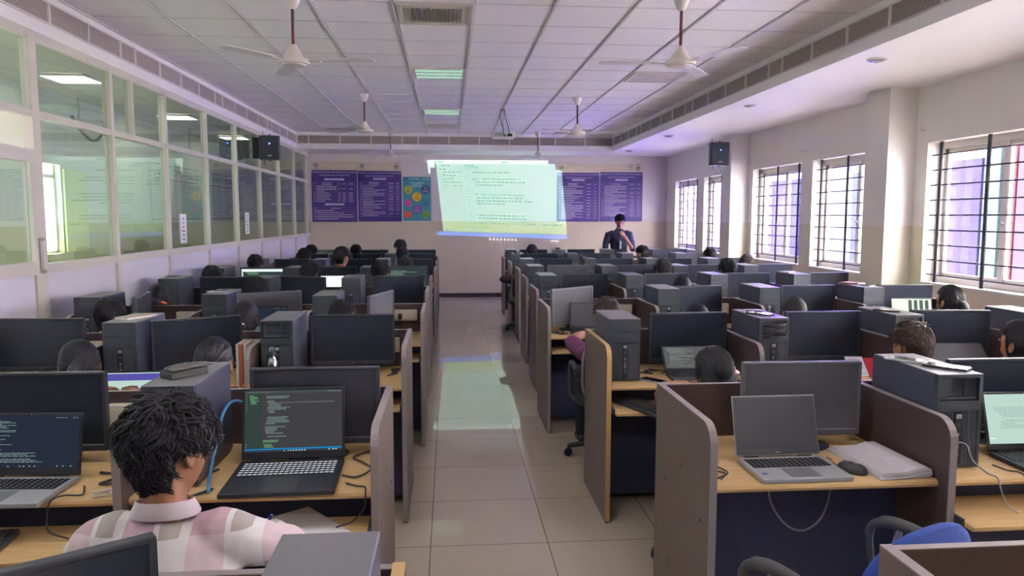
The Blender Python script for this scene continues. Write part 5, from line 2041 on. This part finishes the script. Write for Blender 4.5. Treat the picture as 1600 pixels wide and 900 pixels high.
# the presenter standing by the back wall with a microphone
def presenter():
    x, y = 3.195, 13.88
    z = 1.575
    t = thing('person', 'person in a dark navy shirt standing at the back wall, speaking into a microphone', 'person', (x, y, 0), pi)
    sk = SKINS[2]
    MH = Matrix.Translation((0, .05, z)) @ Euler((radians(-24), 0, radians(-6)), 'XYZ').to_matrix().to_4x4()
    def ring(c, rx, ry, n=22):
        return [V(c) + V((rx * cos(2 * pi * k / n), ry * sin(2 * pi * k / n), 0)) for k in range(n)]
    Z = [(.84, .150, .105), (.95, .155, .11), (1.06, .142, .10), (1.18, .158, .108), (1.28, .184, .108), (1.345, .172, .09), (1.385, .11, .075), (1.42, .062, .06), (1.44, .056, .056)]
    def torso(m, g, z0=0.0):
        m.loft([ring((0, .0 + .02 * max(0, zz - 1.2) * 4, zz), rx + g, ry + g) for zz, rx, ry in Z if zz > z0])
    # his right hand (the viewer's left is his right) hangs, left hand brings the microphone to his mouth
    LA = [V((-.14, .02, 1.34)), V((-.195, .02, 1.335)), V((-.235, .03, 1.19)), V((-.245, .10, 1.06)), V((-.13, .22, 1.19)), V((-.045, .275, 1.305))]
    RA = [V((.14, .02, 1.34)), V((.20, .02, 1.335)), V((.245, .0, 1.18)), V((.265, .0, 1.05)), V((.27, .09, .93)), V((.25, .17, .83))]
    rad = [.062, .058, .048, .041, .036, .026]
    def arm(m, P, g, n):
        m.tube(P[:n], [r + g for r in rad[:n]], 12, caps='round')
    LEG = {s: [V((s * .088, 0, .90)), V((s * .10, .01, .66)), V((s * .10, .015, .48)), V((s * .10, -.005, .30)), V((s * .10, -.02, .09))] for s in (-1, 1)}
    m = MB()
    add_head(m, MH)
    m.tube([(0, .02, 1.36), (0, .03, 1.44), MH @ V((0, -.02, -.055))], [.062, .052, .050], 14)
    torso(m, -.004)
    arm(m, LA, 0, 6); arm(m, RA, 0, 6)
    add_hand(m, LA[-1], (.62, .28, .70), (-.45, .85, .05), -1, 1.35, .98, thumb_in=1.0)
    add_hand(m, RA[-1], (-.1, .5, -.85), (.3, .8, .4), 1, .5)
    for s in (-1, 1):
        m.tube(LEG[s], [.085, .07, .056, .052, .036], 12, caps='round')
    link(remeshed(m, 'body', .0056, 2), 'body', sk, t)
    ho = bpy.data.objects.new('hair', HAIR['short1'])
    COL.objects.link(ho); ho.parent = t; ho.matrix_local = MH
    face_bits(t, MH)
    m = MB()
    torso(m, .014)
    arm(m, LA, .014, 4); arm(m, RA, .014, 4)
    link(remeshed(m, 'shirt', .010, 3, lambda c: .006 * noise.noise(c * 9)), 'shirt', mat('shirt_dark_navy', (40, 42, 66), .8, var=.1, vscale=10), t)
    m = MB()
    n = 20
    m.loft([[(rr * cos(2 * pi * j / n), .032 + rr * sin(2 * pi * j / n), zz - .03 * sin(2 * pi * j / n)) for j in range(n)] for rr, zz in ((.064, 1.40), (.066, 1.435), (.072, 1.432), (.09, 1.39), (.084, 1.385))], caps=False)
    m.build('collar', mat('collar_navy', (52, 54, 82), .8), t, 60)
    m = MB()
    for s in (-1, 1):
        m.tube(LEG[s], [.094, .08, .064, .060, .05], 12, caps='round')
    m.loft([ring((0, 0, .80), .15, .11), ring((0, 0, .88), .163, .117), ring((0, 0, .95), .160, .115)])
    m.build('trousers', MATS['trousers_dark'], t, 180)
    m = MB()
    for s in (-1, 1):
        a = LEG[s][-1]
        m.tube([a + V((0, -.04, -.045)), a + V((0, .02, -.045)), a + V((0, .10, -.052)), a + V((0, .17, -.058))], [.036, .040, .037, .024], 10, caps='round', flat=.8)
    m.build('shoe', M_blackm, t, 60)
    # lanyard card
    m = MB()
    m.box(-.018, .018, .148, .151, 1.07, 1.22)
    m.build('identity_card', mat('card_white', (214, 216, 224), .5), t)
    # microphone (held, so a thing of its own)
    h = V((-.045, .275, 1.305)) + V((.62, .28, .70)).normalized() * .075 + V((.45, -.85, -.05)).normalized() * .036
    mt = thing('microphone', 'dark handheld microphone in front of the presenter\'s mouth', 'microphone', (x - h.x, y - h.y, h.z - .06), pi)
    m = MB()
    ax = Euler((radians(18), 0, 0)).to_matrix().to_4x4()
    m.lathe([(.0, -.085), (.011, -.085), (.0115, 0), (.015, .085), (.016, .105)], 16, ax)
    m.build('handle', M_black, mt, 40)
    m = MB()
    m.lathe([(.017, .103), (.022, .118), (.023, .135), (.018, .152), (.0, .158)], 16, ax)
    m.build('mesh_head', mat('microphone_mesh', (70, 70, 74), .5, metal=.5), mt, 60)
presenter()
# ------------------------------------------------------------------ small things
ZW = WTOP + .001
ZT = WTOP + .3546          # top of a tower
M_phone = mat('phone_black_glass', (22, 23, 28), .08, spec=.8)
M_phonesilver = mat('phone_pale', (196, 196, 210), .25)

def phone(x, y, z, rz, label, body=M_blackm, pale=False):
    t = thing('mobile_phone', label, 'phone', (x, y, z), radians(rz))
    MB().box(-.036, .036, -.076, .076, 0, .008, .003, 2).build('body', body if not pale else M_phonesilver, t)
    MB().box(-.0335, .0335, -.073, .073, .008, .0086).build('screen', M_phone, t)
    m = MB(); m.lathe([(0, 0), (.004, 0), (.004, .0004), (0, .0004)], 10, Matrix.Translation((0, .066, .0086)))
    m.build('camera', M_grey, t)
    return t

phone(1.865, 2.615, ZT, 40, 'black phone lying on the open-bay tower, nearer its front')
phone(1.80, 2.76, ZT, 40, 'pale-edged phone lying on the open-bay tower, further back', M_phonesilver)
phone(1.135, 4.03, ZW, 38, 'black phone lying on the worktop beside the tower with the tan-edged panel', M_phonesilver)
phone(1.80, 4.16, ZT, 32, 'dark phone on the wire-stuffed tower beside a pen')
phone(2.63, 4.25, ZT, 48, 'dark phone lying on the tower behind the short brown hair')
phone(-1.735, 5.72, ZT, -60, 'flat pale phone on the tower before the person with tied hair', pale=True)
phone(3.33 + .08, 5.86, ZT, 30, 'white phone on the tower near the window pillar', pale=True)

def slab(name, label, cat, x, y, z, rz, w, d, h, mt, pages=None):
    t = thing(name, label, cat, (x, y, z), radians(rz))
    if pages:
        MB().box(-w / 2 + .002, w / 2 - .003, -d / 2 + .003, d / 2 - .003, .0015, h - .0015).build('page_block', M_paper, t)
        m = MB()
        m.box(-w / 2, w / 2, -d / 2, d / 2, 0, .0015); m.box(-w / 2, w / 2, -d / 2, d / 2, h - .0015, h); m.box(-w / 2, -w / 2 + .0015, -d / 2, d / 2, 0, h)
        m.build('cover', mt, t)
    else:
        MB().box(-w / 2, w / 2, -d / 2, d / 2, 0, h, min(.002, h / 3)).build('body', mt, t)
    return t
slab('notebook', 'pale worn notebook lying on the tower beside the ponytail', 'notebook', -1.745, 4.28, ZT, -28, .10, .20, .012, mat('notebook_beige', (186, 172, 156), .7), True)
slab('folder', 'red folder on top of the tower beside the glass wall', 'folder', -2.50, 8.55, ZT, 15, .14, .22, .008, mat('folder_red', (120, 44, 58), .5), True)
slab('notebook', 'brown book lying on the tower near the window pillar', 'book', 3.40, 6.01, ZT, 30, .12, .16, .014, mat('book_brown', (150, 112, 90), .6), True)
slab('notebook', 'thin black notepad on the tower close to the glass wall, fourth bench', 'notebook', -2.56, 7.13, ZT, 10, .12, .18, .008, M_blackm, True)
slab('sticky_note', 'white note lying on the third tower, fourth window-side bench', 'paper', 2.60, 7.28, ZT, 20, .07, .10, .002, M_paper)
slab('paper_packet', 'white paper packet on the last tower, fourth window-side bench', 'paper', 3.44, 7.32, ZT, 25, .09, .12, .012, M_paper)
for i, (x, y, lb) in enumerate(((1.03, 11.36, 'black adapter on the aisle-end tower, seventh window-side bench'), (1.86, 12.72, 'black adapter on the second tower, last window-side bench'), (1.80, 9.93, 'pair of black earphone cases on the second tower, sixth window-side bench'))):
    slab('power_adapter', lb, 'adapter', x, y, ZT, 15, .06, .10, .03, M_blackm)
# adapter with loops of flat cable on the tower in front of the curly hair
xt, yt = dividers('L', 1)[2] + .121, 2.53
t = thing('power_adapter', 'black power adapter with looped cable on the tower in front of the curly hair', 'adapter', (xt + .01, yt + .17, ZT), radians(-38))
MB().box(-.035, .035, -.085, .06, 0, .026, .004, 2).build('body', mat('adapter_grey', (58, 57, 60), .5), t)
m = MB()
for k in range(3):
    m.tube(catmull([(-.02 + k * .016, .055, .034 + .003 * k), (-.03 + k * .014, -.02, .036), (-.006 + k * .02, -.08, .034), (.02 + k * .01, .0, .036), (.0 + k * .016, .075, .034)], 6), .0045, 6)
m.build('cable', mat('cable_grey', (96, 92, 94), .5), t, 60)
# pen on the wire-stuffed tower and loose wires in its bay
xw = dividers('R', 2)[1] + .121
o = MB().tube([(xw - .05, 4.28, ZT + .0055), (xw + .03, 4.22, ZT + .0055)], .005, 8).build('pen', M_blackm)
tag(o, 'black pen lying on the wire-stuffed tower', 'pen')
m = MB()
rnd = random.Random(3)
for k in range(9):
    z = WTOP + .245 + k * .009
    m.tube(catmull([(xw - .07, 3.995, z + rnd.uniform(-.006, .006)), (xw - .03, 3.982, z + rnd.uniform(-.008, .008)), (xw + .02, 3.984, z + rnd.uniform(-.008, .008)), (xw + .066, 3.996, z + rnd.uniform(-.006, .006))], 4), .0042, 6)
o = m.build('wire_tangle', mat('wire_dark', (40, 40, 46), .3), None, 60)
tag(o, 'tangle of dark wires bulging from the open bay of a tower', 'wires')

# keyboard on the tray by the tan-edged panel
def keyboard(x, y, z, rz, label):
    t = thing('keyboard', label, 'keyboard', (x, y, z), radians(rz))
    MB().box(-.225, .225, -.075, .075, 0, .018, .005, 2).build('body', M_black, t)
    m = MB()
    for r in range(6):
        for c in range(20):
            if c in (15,) or (r == 0 and 4 <= c <= 8):
                continue
            x0 = -.215 + c * .0215
            y0 = -.06 + r * .0205
            m.box(x0, x0 + .018, y0, y0 + .0165, .0175, .025, .0012)
    m.box(-.215 + 4 * .0215, -.215 + 9 * .0215 - .004, -.06, -.0435, .0175, .025, .0012)
    m.build('keys', mat('keyboard_key', (62, 62, 68), .45), t)
    m = MB()
    m.tube(catmull([(.0, .075, .01), (.02, .12, .01), (.1, .13, .01)], 4), .003, 5)
    m.build('cable', M_black, t, 60)
    return t
keyboard(1.045, 3.875, .6365, -68, 'black keyboard turned sideways on the pull-out tray by the tan-edged panel')
keyboard(-1.62, 2.37, .6365, 6, 'black keyboard on the tray at the bottom corner under the silver laptop')

# mouse beside the silver laptop
t = thing('mouse', 'black mouse with a white mark beside the silver laptop', 'mouse', (1.447, 2.505, ZW), radians(35))
m = MB()
rings = []
for z, k in ((0, .92), (.006, 1.0), (.016, .98), (.026, .82), (.033, .5), (.036, .15)):
    rings.append([(.031 * k * a, .054 * (k ** .8) * b - .004 * (1 - k), z) for a, b in [(u, v) for u, v in sup(1, 1, 2.4, 24)]])
m.loft(rings)
m.build('body', M_black, t, 60)
m = MB(); m.box(-.003, .003, .018, .036, .026, .036, .002); m.build('scroll_wheel', M_grey, t)
m = MB(); F = frame((0, -.016, .0362), (1, 0, 0), (0, 1, 0))
ring_logo(m, 0, 0, .010, F); m.build('logo', mat('logo_white', (220, 220, 226), .4), t)
m = MB(); m.tube(catmull([(0, .052, .01), (.01, .075, .012), (.045, .10, .010), (.07, .13, .006)], 6), .0025, 6)
m.build('cable', M_grey, t, 60)

# folded newspaper
t = thing('newspaper', 'folded grey newspaper lying on the worktop beside the black mouse', 'newspaper', (1.588, 2.585, ZW), radians(3))
m = MB()
for k, (sx, ox, sy, oy) in enumerate(((.112, -.004, .17, 0), (.11, -.003, .168, .004), (.108, .0, .165, 0), (.106, .002, .162, -.002), (.10, .002, .158, .0))):
    prof = []
    z0 = .004 * k
    pts = [(-sx * .85, z0), (0, z0 + .002), (sx * .8, z0 + .004), (sx * .93, z0 + .010), (sx * .95, z0 + .016), (sx * .90, z0 + .0195), (sx * .5, z0 + .0165), (sx * .1, z0 + .0055), (-sx * .85, z0 + .0035)]
    pts = [(u, min(v, .034)) for u, v in pts]
    m.prism([(u + ox, v) for u, v in pts], -sy + oy, sy + oy, 'y')
m.build('pages', mat('newsprint', (204, 200, 206), .85, var=.05, vscale=40), t)
m = MB()
rnd = random.Random(9)
F = frame((0, 0, .0372), (1, 0, 0), (0, 1, 0))
for c in range(3):
    for r in range(22):
        m.rect(-.09 + c * .055, -.09 + c * .055 + rnd.uniform(.03, .048), -.14 + r * .0125, -.136 + r * .0125, F)
m.bm.free()

# open white and red book tilted up on the second bench
t = thing('textbook', 'open white and red book behind the monitor of the silver laptop', 'book', (2.40, 4.02, ZW), radians(-8))
R = Matrix.Translation((0, 0, .003)) @ Matrix.Rotation(radians(38), 4, 'X')
m = MB(); m.M = R; m.box(-.10, .0, 0, .15, 0, .006); m.build('page', mat('page_white', (222, 218, 232), .7), t)
m = MB(); m.M = R; m.box(.002, .09, 0, .14, .0, .007); m.build('cover', mat('book_red', (190, 40, 62), .5), t)
m = MB(); m.M = R
for k in range(8):
    m.box(-.09, -.015 - .02 * (k % 3), .02 + k * .015, .023 + k * .015, .006, .0064)
m.build('print_text', mat('news_ink', (140, 136, 142), .85), t)
MB().box(-.06, .06, .095, .115, 0, .068).build('rest', M_black, t)

# sheet of paper, pen and things on the pull-out tray in front of the plaid shirt
TZ = .6365
o = MB().box(-.105, .105, -.148, .148, 0, .0012).build('paper_sheet', M_paper)
o.location = (-.50, 2.44, TZ); o.rotation_euler.z = radians(38)
tag(o, 'white paper sheet under the writing hand on the tray', 'paper')
o = MB().box(-.105, .105, -.12, .12, 0, .0015).build('paper_sheet', M_paper)
o.location = (-1.46, 2.45, TZ + .03); o.rotation_euler = (0, 0, radians(30))
o.location = (-1.70, 2.38, .664); tag(o, 'white paper sheet resting on the keyboard at the bottom corner', 'paper')
hw = V((-.694 + .172, 1.855 + .285, .752))
f = V((-.05, .9, -.30)).normalized()
u = V((.35, .15, .9)); u = (u - f * u.dot(f)).normalized()
r = f.cross(u)
grip = hw + r * -.038 + f * .094 + u * -.030
ax = (u * .8 - f * .38 + r * .12).normalized()
tip = grip - ax * ((grip.z - TZ - .003) / ax.z)
tail = tip + ax * .135
t = thing('pen', 'blue pen held by the person in the plaid shirt', 'pen', tip)
d = (tail - tip)
m = MB(); m.tube([d * .10, d], .0045, 10); m.build('barrel', mat('pen_white', (206, 206, 216), .3), t, 40)
m = MB(); m.tube([V((0, 0, 0)), d * .10], [.0012, .0042], 10); m.build('tip', M_grey, t, 40)
m = MB(); m.tube([d * .99, d * 1.16], .0048, 10); m.build('cap', mat('pen_blue', (50, 60, 150), .3), t, 40)

# steel bottle, notebooks and cables on the second glass-side bench
xb = dividers('L', 2)[2] - 0
t = thing('water_bottle', 'steel water bottle standing in front of the open-bay tower', 'bottle', (dividers('L', 2)[2] + .105, 4.045, ZW))
m = MB(); m.lathe([(.0, 0), (.032, 0), (.034, .006), (.034, .12), (.026, .15), (.020, .165), (.020, .172), (.0, .172)], 24); m.build('body', mat('bottle_steel', (150, 152, 162), .18, metal=.9), t, 40)
m = MB(); m.lathe([(.0, .1725), (.022, .1725), (.022, .195), (.0, .197)], 20); m.build('cap', M_black, t, 40)
m = MB(); m.tube(catmull([(-.008, 0, .197), (-.008, 0, .212), (.008, 0, .212), (.008, 0, .197)], 4), .003, 6); m.build('cap_loop', M_silver, t, 60)
xd = dividers('L', 2)[2]
for i, (dx, w, c, nm, lb) in enumerate(((-.075, .014, (216, 206, 204), 'notebook_white', 'white notebook standing upright beside the divider and a steel bottle'), (-.056, .016, (196, 110, 86), 'notebook_orange', 'orange notebook standing upright next to the white notebook'),
                                       (-.036, .012, (206, 186, 180), 'notebook_pink', 'pale pink notebook standing upright against the divider'))):
    t = thing('notebook', lb, 'notebook', (xd + dx, 4.12, ZW), 0, 'upright notebooks')
    MB().box(-w / 2 + .0012, w / 2 - .0012, -.075, .075, .001, .232).build('page_block', M_paper, t)
    m = MB(); m.box(-w / 2, -w / 2 + .0012, -.077, .077, 0, .235); m.box(w / 2 - .0012, w / 2, -.077, .077, 0, .235); m.box(-w / 2, w / 2, -.0785, -.077, 0, .235)
    m.build('cover', mat(nm, c, .6), t)

# cables: (label, points, radius, material)
def cable(label, pts, r, mt, n=7):
    o = MB().tube(catmull(pts, n), r, 7, caps='round').build('cable', mt, None, 60)
    tag(o, label, 'cable')
    return o
M_bluec = mat('cable_blue', (74, 138, 196), .45)
M_whitec = mat('cable_pale_grey', (150, 152, 164), .5)
zc = ZW + .0055
cable('blue network cable arching beside the black laptop with lit keys', [(-.80, 2.46, zc + .004), (-.83, 2.56, zc + .005), (-.838, 2.66, .84), (-.835, 2.76, .945), (-.815, 2.83, .975), (-.785, 2.88, .95), (-.765, 2.93, .90)], .0055, M_bluec)
cable('black power cable looping beside the black laptop, aisle side', [(-.385, 2.60, zc), (-.33, 2.58, zc), (-.29, 2.66, zc), (-.33, 2.74, zc), (-.37, 2.80, zc), (-.31, 2.88, zc)], .0032, M_black)
cable('thin black cable hanging over the worktop edge at the aisle end, first rows', [(-.36, 2.52, zc), (-.32, 2.49, zc), (-.29, 2.46, .763), (-.285, 2.438, .75), (-.29, 2.43, .70), (-.33, 2.42, .66), (-.38, 2.42, .643)], .003, M_black)
cable('black charging cable on the worktop behind the curly hair', [(-.80, 2.50, zc), (-.86, 2.44, zc), (-.92, 2.52, zc), (-.88, 2.62, zc), (-.84, 2.70, zc)], .004, M_black)
cable('black cable coil behind the silver dark-code laptop', [(-1.25, 2.70, zc), (-1.16, 2.66, zc), (-1.20, 2.58, zc), (-1.12, 2.60, zc), (-1.16, 2.70, zc), (-1.22, 2.74, zc + .007), (-1.13, 2.75, zc)], .0042, M_black)
cable('thin black cable hanging from the worktop under the silver dark-code laptop', [(-1.24, 2.56, zc), (-1.21, 2.48, zc), (-1.26, 2.46, .763), (-1.29, 2.436, .75), (-1.30, 2.43, .69), (-1.28, 2.41, .66), (-1.22, 2.40, .643)], .003, M_black)
cable('white earphones cord lying beside the silver dark-code laptop', [(-1.19, 2.50, zc), (-1.15, 2.52, zc), (-1.12, 2.48, zc), (-1.17, 2.46, zc), (-1.14, 2.50, zc + .006), (-1.10, 2.53, zc)], .0025, M_paper)
cable('black cable loops at the end panel beside the silver laptop', [(.93, 2.46, zc), (.99, 2.52, zc), (.96, 2.60, zc), (.91, 2.64, zc), (.90, 2.56, zc), (.97, 2.50, zc + .006), (.94, 2.45, zc)], .003, M_black)
cable('grey cable drooping under the worktop of the silver laptop', [(1.18, 2.600, .715), (1.185, 2.595, .62), (1.24, 2.59, .53), (1.31, 2.585, .50), (1.38, 2.59, .54), (1.415, 2.595, .63), (1.415, 2.60, .715)], .004, M_whitec)
cable('pale cable plugged into the open-bay tower and hanging over the worktop edge', [(1.842, 2.492, .855), (1.855, 2.47, .85), (1.87, 2.455, .80), (1.90, 2.42, .765), (1.92, 2.392, .755), (1.93, 2.384, .71), (1.95, 2.375, .66), (1.97, 2.35, .643)], .003, M_whitec)
cable('dark cable hanging beside the mint laptop over the worktop edge', [(2.00, 2.52, zc), (2.01, 2.46, zc), (2.02, 2.415, .764), (2.03, 2.390, .75), (2.05, 2.382, .70), (2.07, 2.375, .665), (2.12, 2.36, .644)], .003, M_black)
cable('black cable tangle between the tan-panel tower and the grey code laptop', [(1.11, 4.24, zc), (1.18, 4.20, zc), (1.15, 4.28, zc), (1.22, 4.25, zc + .006), (1.19, 4.33, zc), (1.27, 4.26, zc), (1.24, 4.20, zc)], .004, M_black)
cable('black cable tangle beside the askew aisle monitor, third window-side bench', [(.80, 5.76, zc), (.87, 5.72, zc), (.83, 5.80, zc), (.90, 5.78, zc + .006), (.86, 5.70, zc), (.92, 5.74, zc)], .0045, M_black)
cable('black cables lying by the aisle-end panel, second glass-side bench', [(-.36, 4.26, zc), (-.31, 4.34, zc), (-.35, 4.42, zc), (-.30, 4.44, zc), (-.34, 4.30, zc + .006)], .004, M_black)
cable('white cord hanging from the cream sockets, second glass-side bench', [(-1.24, 4.51, .843), (-1.24, 4.49, .81), (-1.22, 4.48, .77), (-1.17, 4.46, zc)], .003, M_paper)

# ------------------------------------------------------------------ light
w = bpy.data.worlds.new('sky')
sc.world = w
w.use_nodes = True
bg = w.node_tree.nodes['Background']
bg.inputs[0].default_value = rgb(236, 240, 255)
bg.inputs[1].default_value = 3.5

def area(name, loc, rot, sx, sy, power, col=(255, 255, 255), portal=False):
    l = bpy.data.lights.new(name, 'AREA')
    l.shape = 'RECTANGLE'
    l.size, l.size_y = sx, sy
    l.energy = power
    l.color = rgb(*col)[:3]
    l.cycles.is_portal = portal
    o = bpy.data.objects.new(name, l)
    o.location = loc
    o.rotation_euler = rot
    COL.objects.link(o)
    return o

for i, (a, b) in enumerate(WINS):
    area('window_portal', (XR + WT + .01, (a + b) / 2, (WZ0 + WZ1) / 2), (0, radians(90), 0), WZ1 - WZ0, b - a, 1, portal=True)
for a, b in cw:
    area('window_portal', (XC - .16, (a + b) / 2, 1.74), (0, radians(-90), 0), .92, b - a, 1, portal=True)
s = bpy.data.lights.new('sun', 'SUN')
s.energy = 40.0
s.angle = radians(2)
s.color = rgb(255, 246, 232)[:3]
so = bpy.data.objects.new('sun', s)
so.rotation_euler = V((.72, .12, -.68)).to_track_quat('-Z', 'Y').to_euler()
COL.objects.link(so)

# ------------------------------------------------------------------ camera
H = 1.67
cam = bpy.data.cameras.new('camera')
cam.sensor_width = 36
cam.lens = 1161.63 / 1600 * 36
cam.clip_start = .02
cam.clip_end = 200
co = bpy.data.objects.new('camera', cam)
yaw, pit, rol = 0.083867811, 0.0959295576, 0.00143748514
f = V((sin(yaw) * cos(pit), cos(yaw) * cos(pit), -sin(pit)))
ri = V((cos(yaw), -sin(yaw), 0))
up = ri.cross(f)
r2 = ri * cos(rol) + up * sin(rol)
u2 = -ri * sin(rol) + up * cos(rol)
Mx = Matrix((r2, u2, -f)).transposed().to_4x4()
Mx.translation = V((0, 0, H))
co.matrix_world = Mx
COL.objects.link(co)
sc.camera = co

vs = sc.view_settings
sc.display_settings.display_device = 'sRGB'
vs.view_transform = 'Standard'
vs.look = 'None'
vs.gamma = 1.0
vs.use_curve_mapping = False
vs.exposure = 2.0
sc.cycles.sample_clamp_indirect = 6.0
sc.cycles.max_bounces = 10
sc.cycles.diffuse_bounces = 6
sc.cycles.transparent_max_bounces = 16
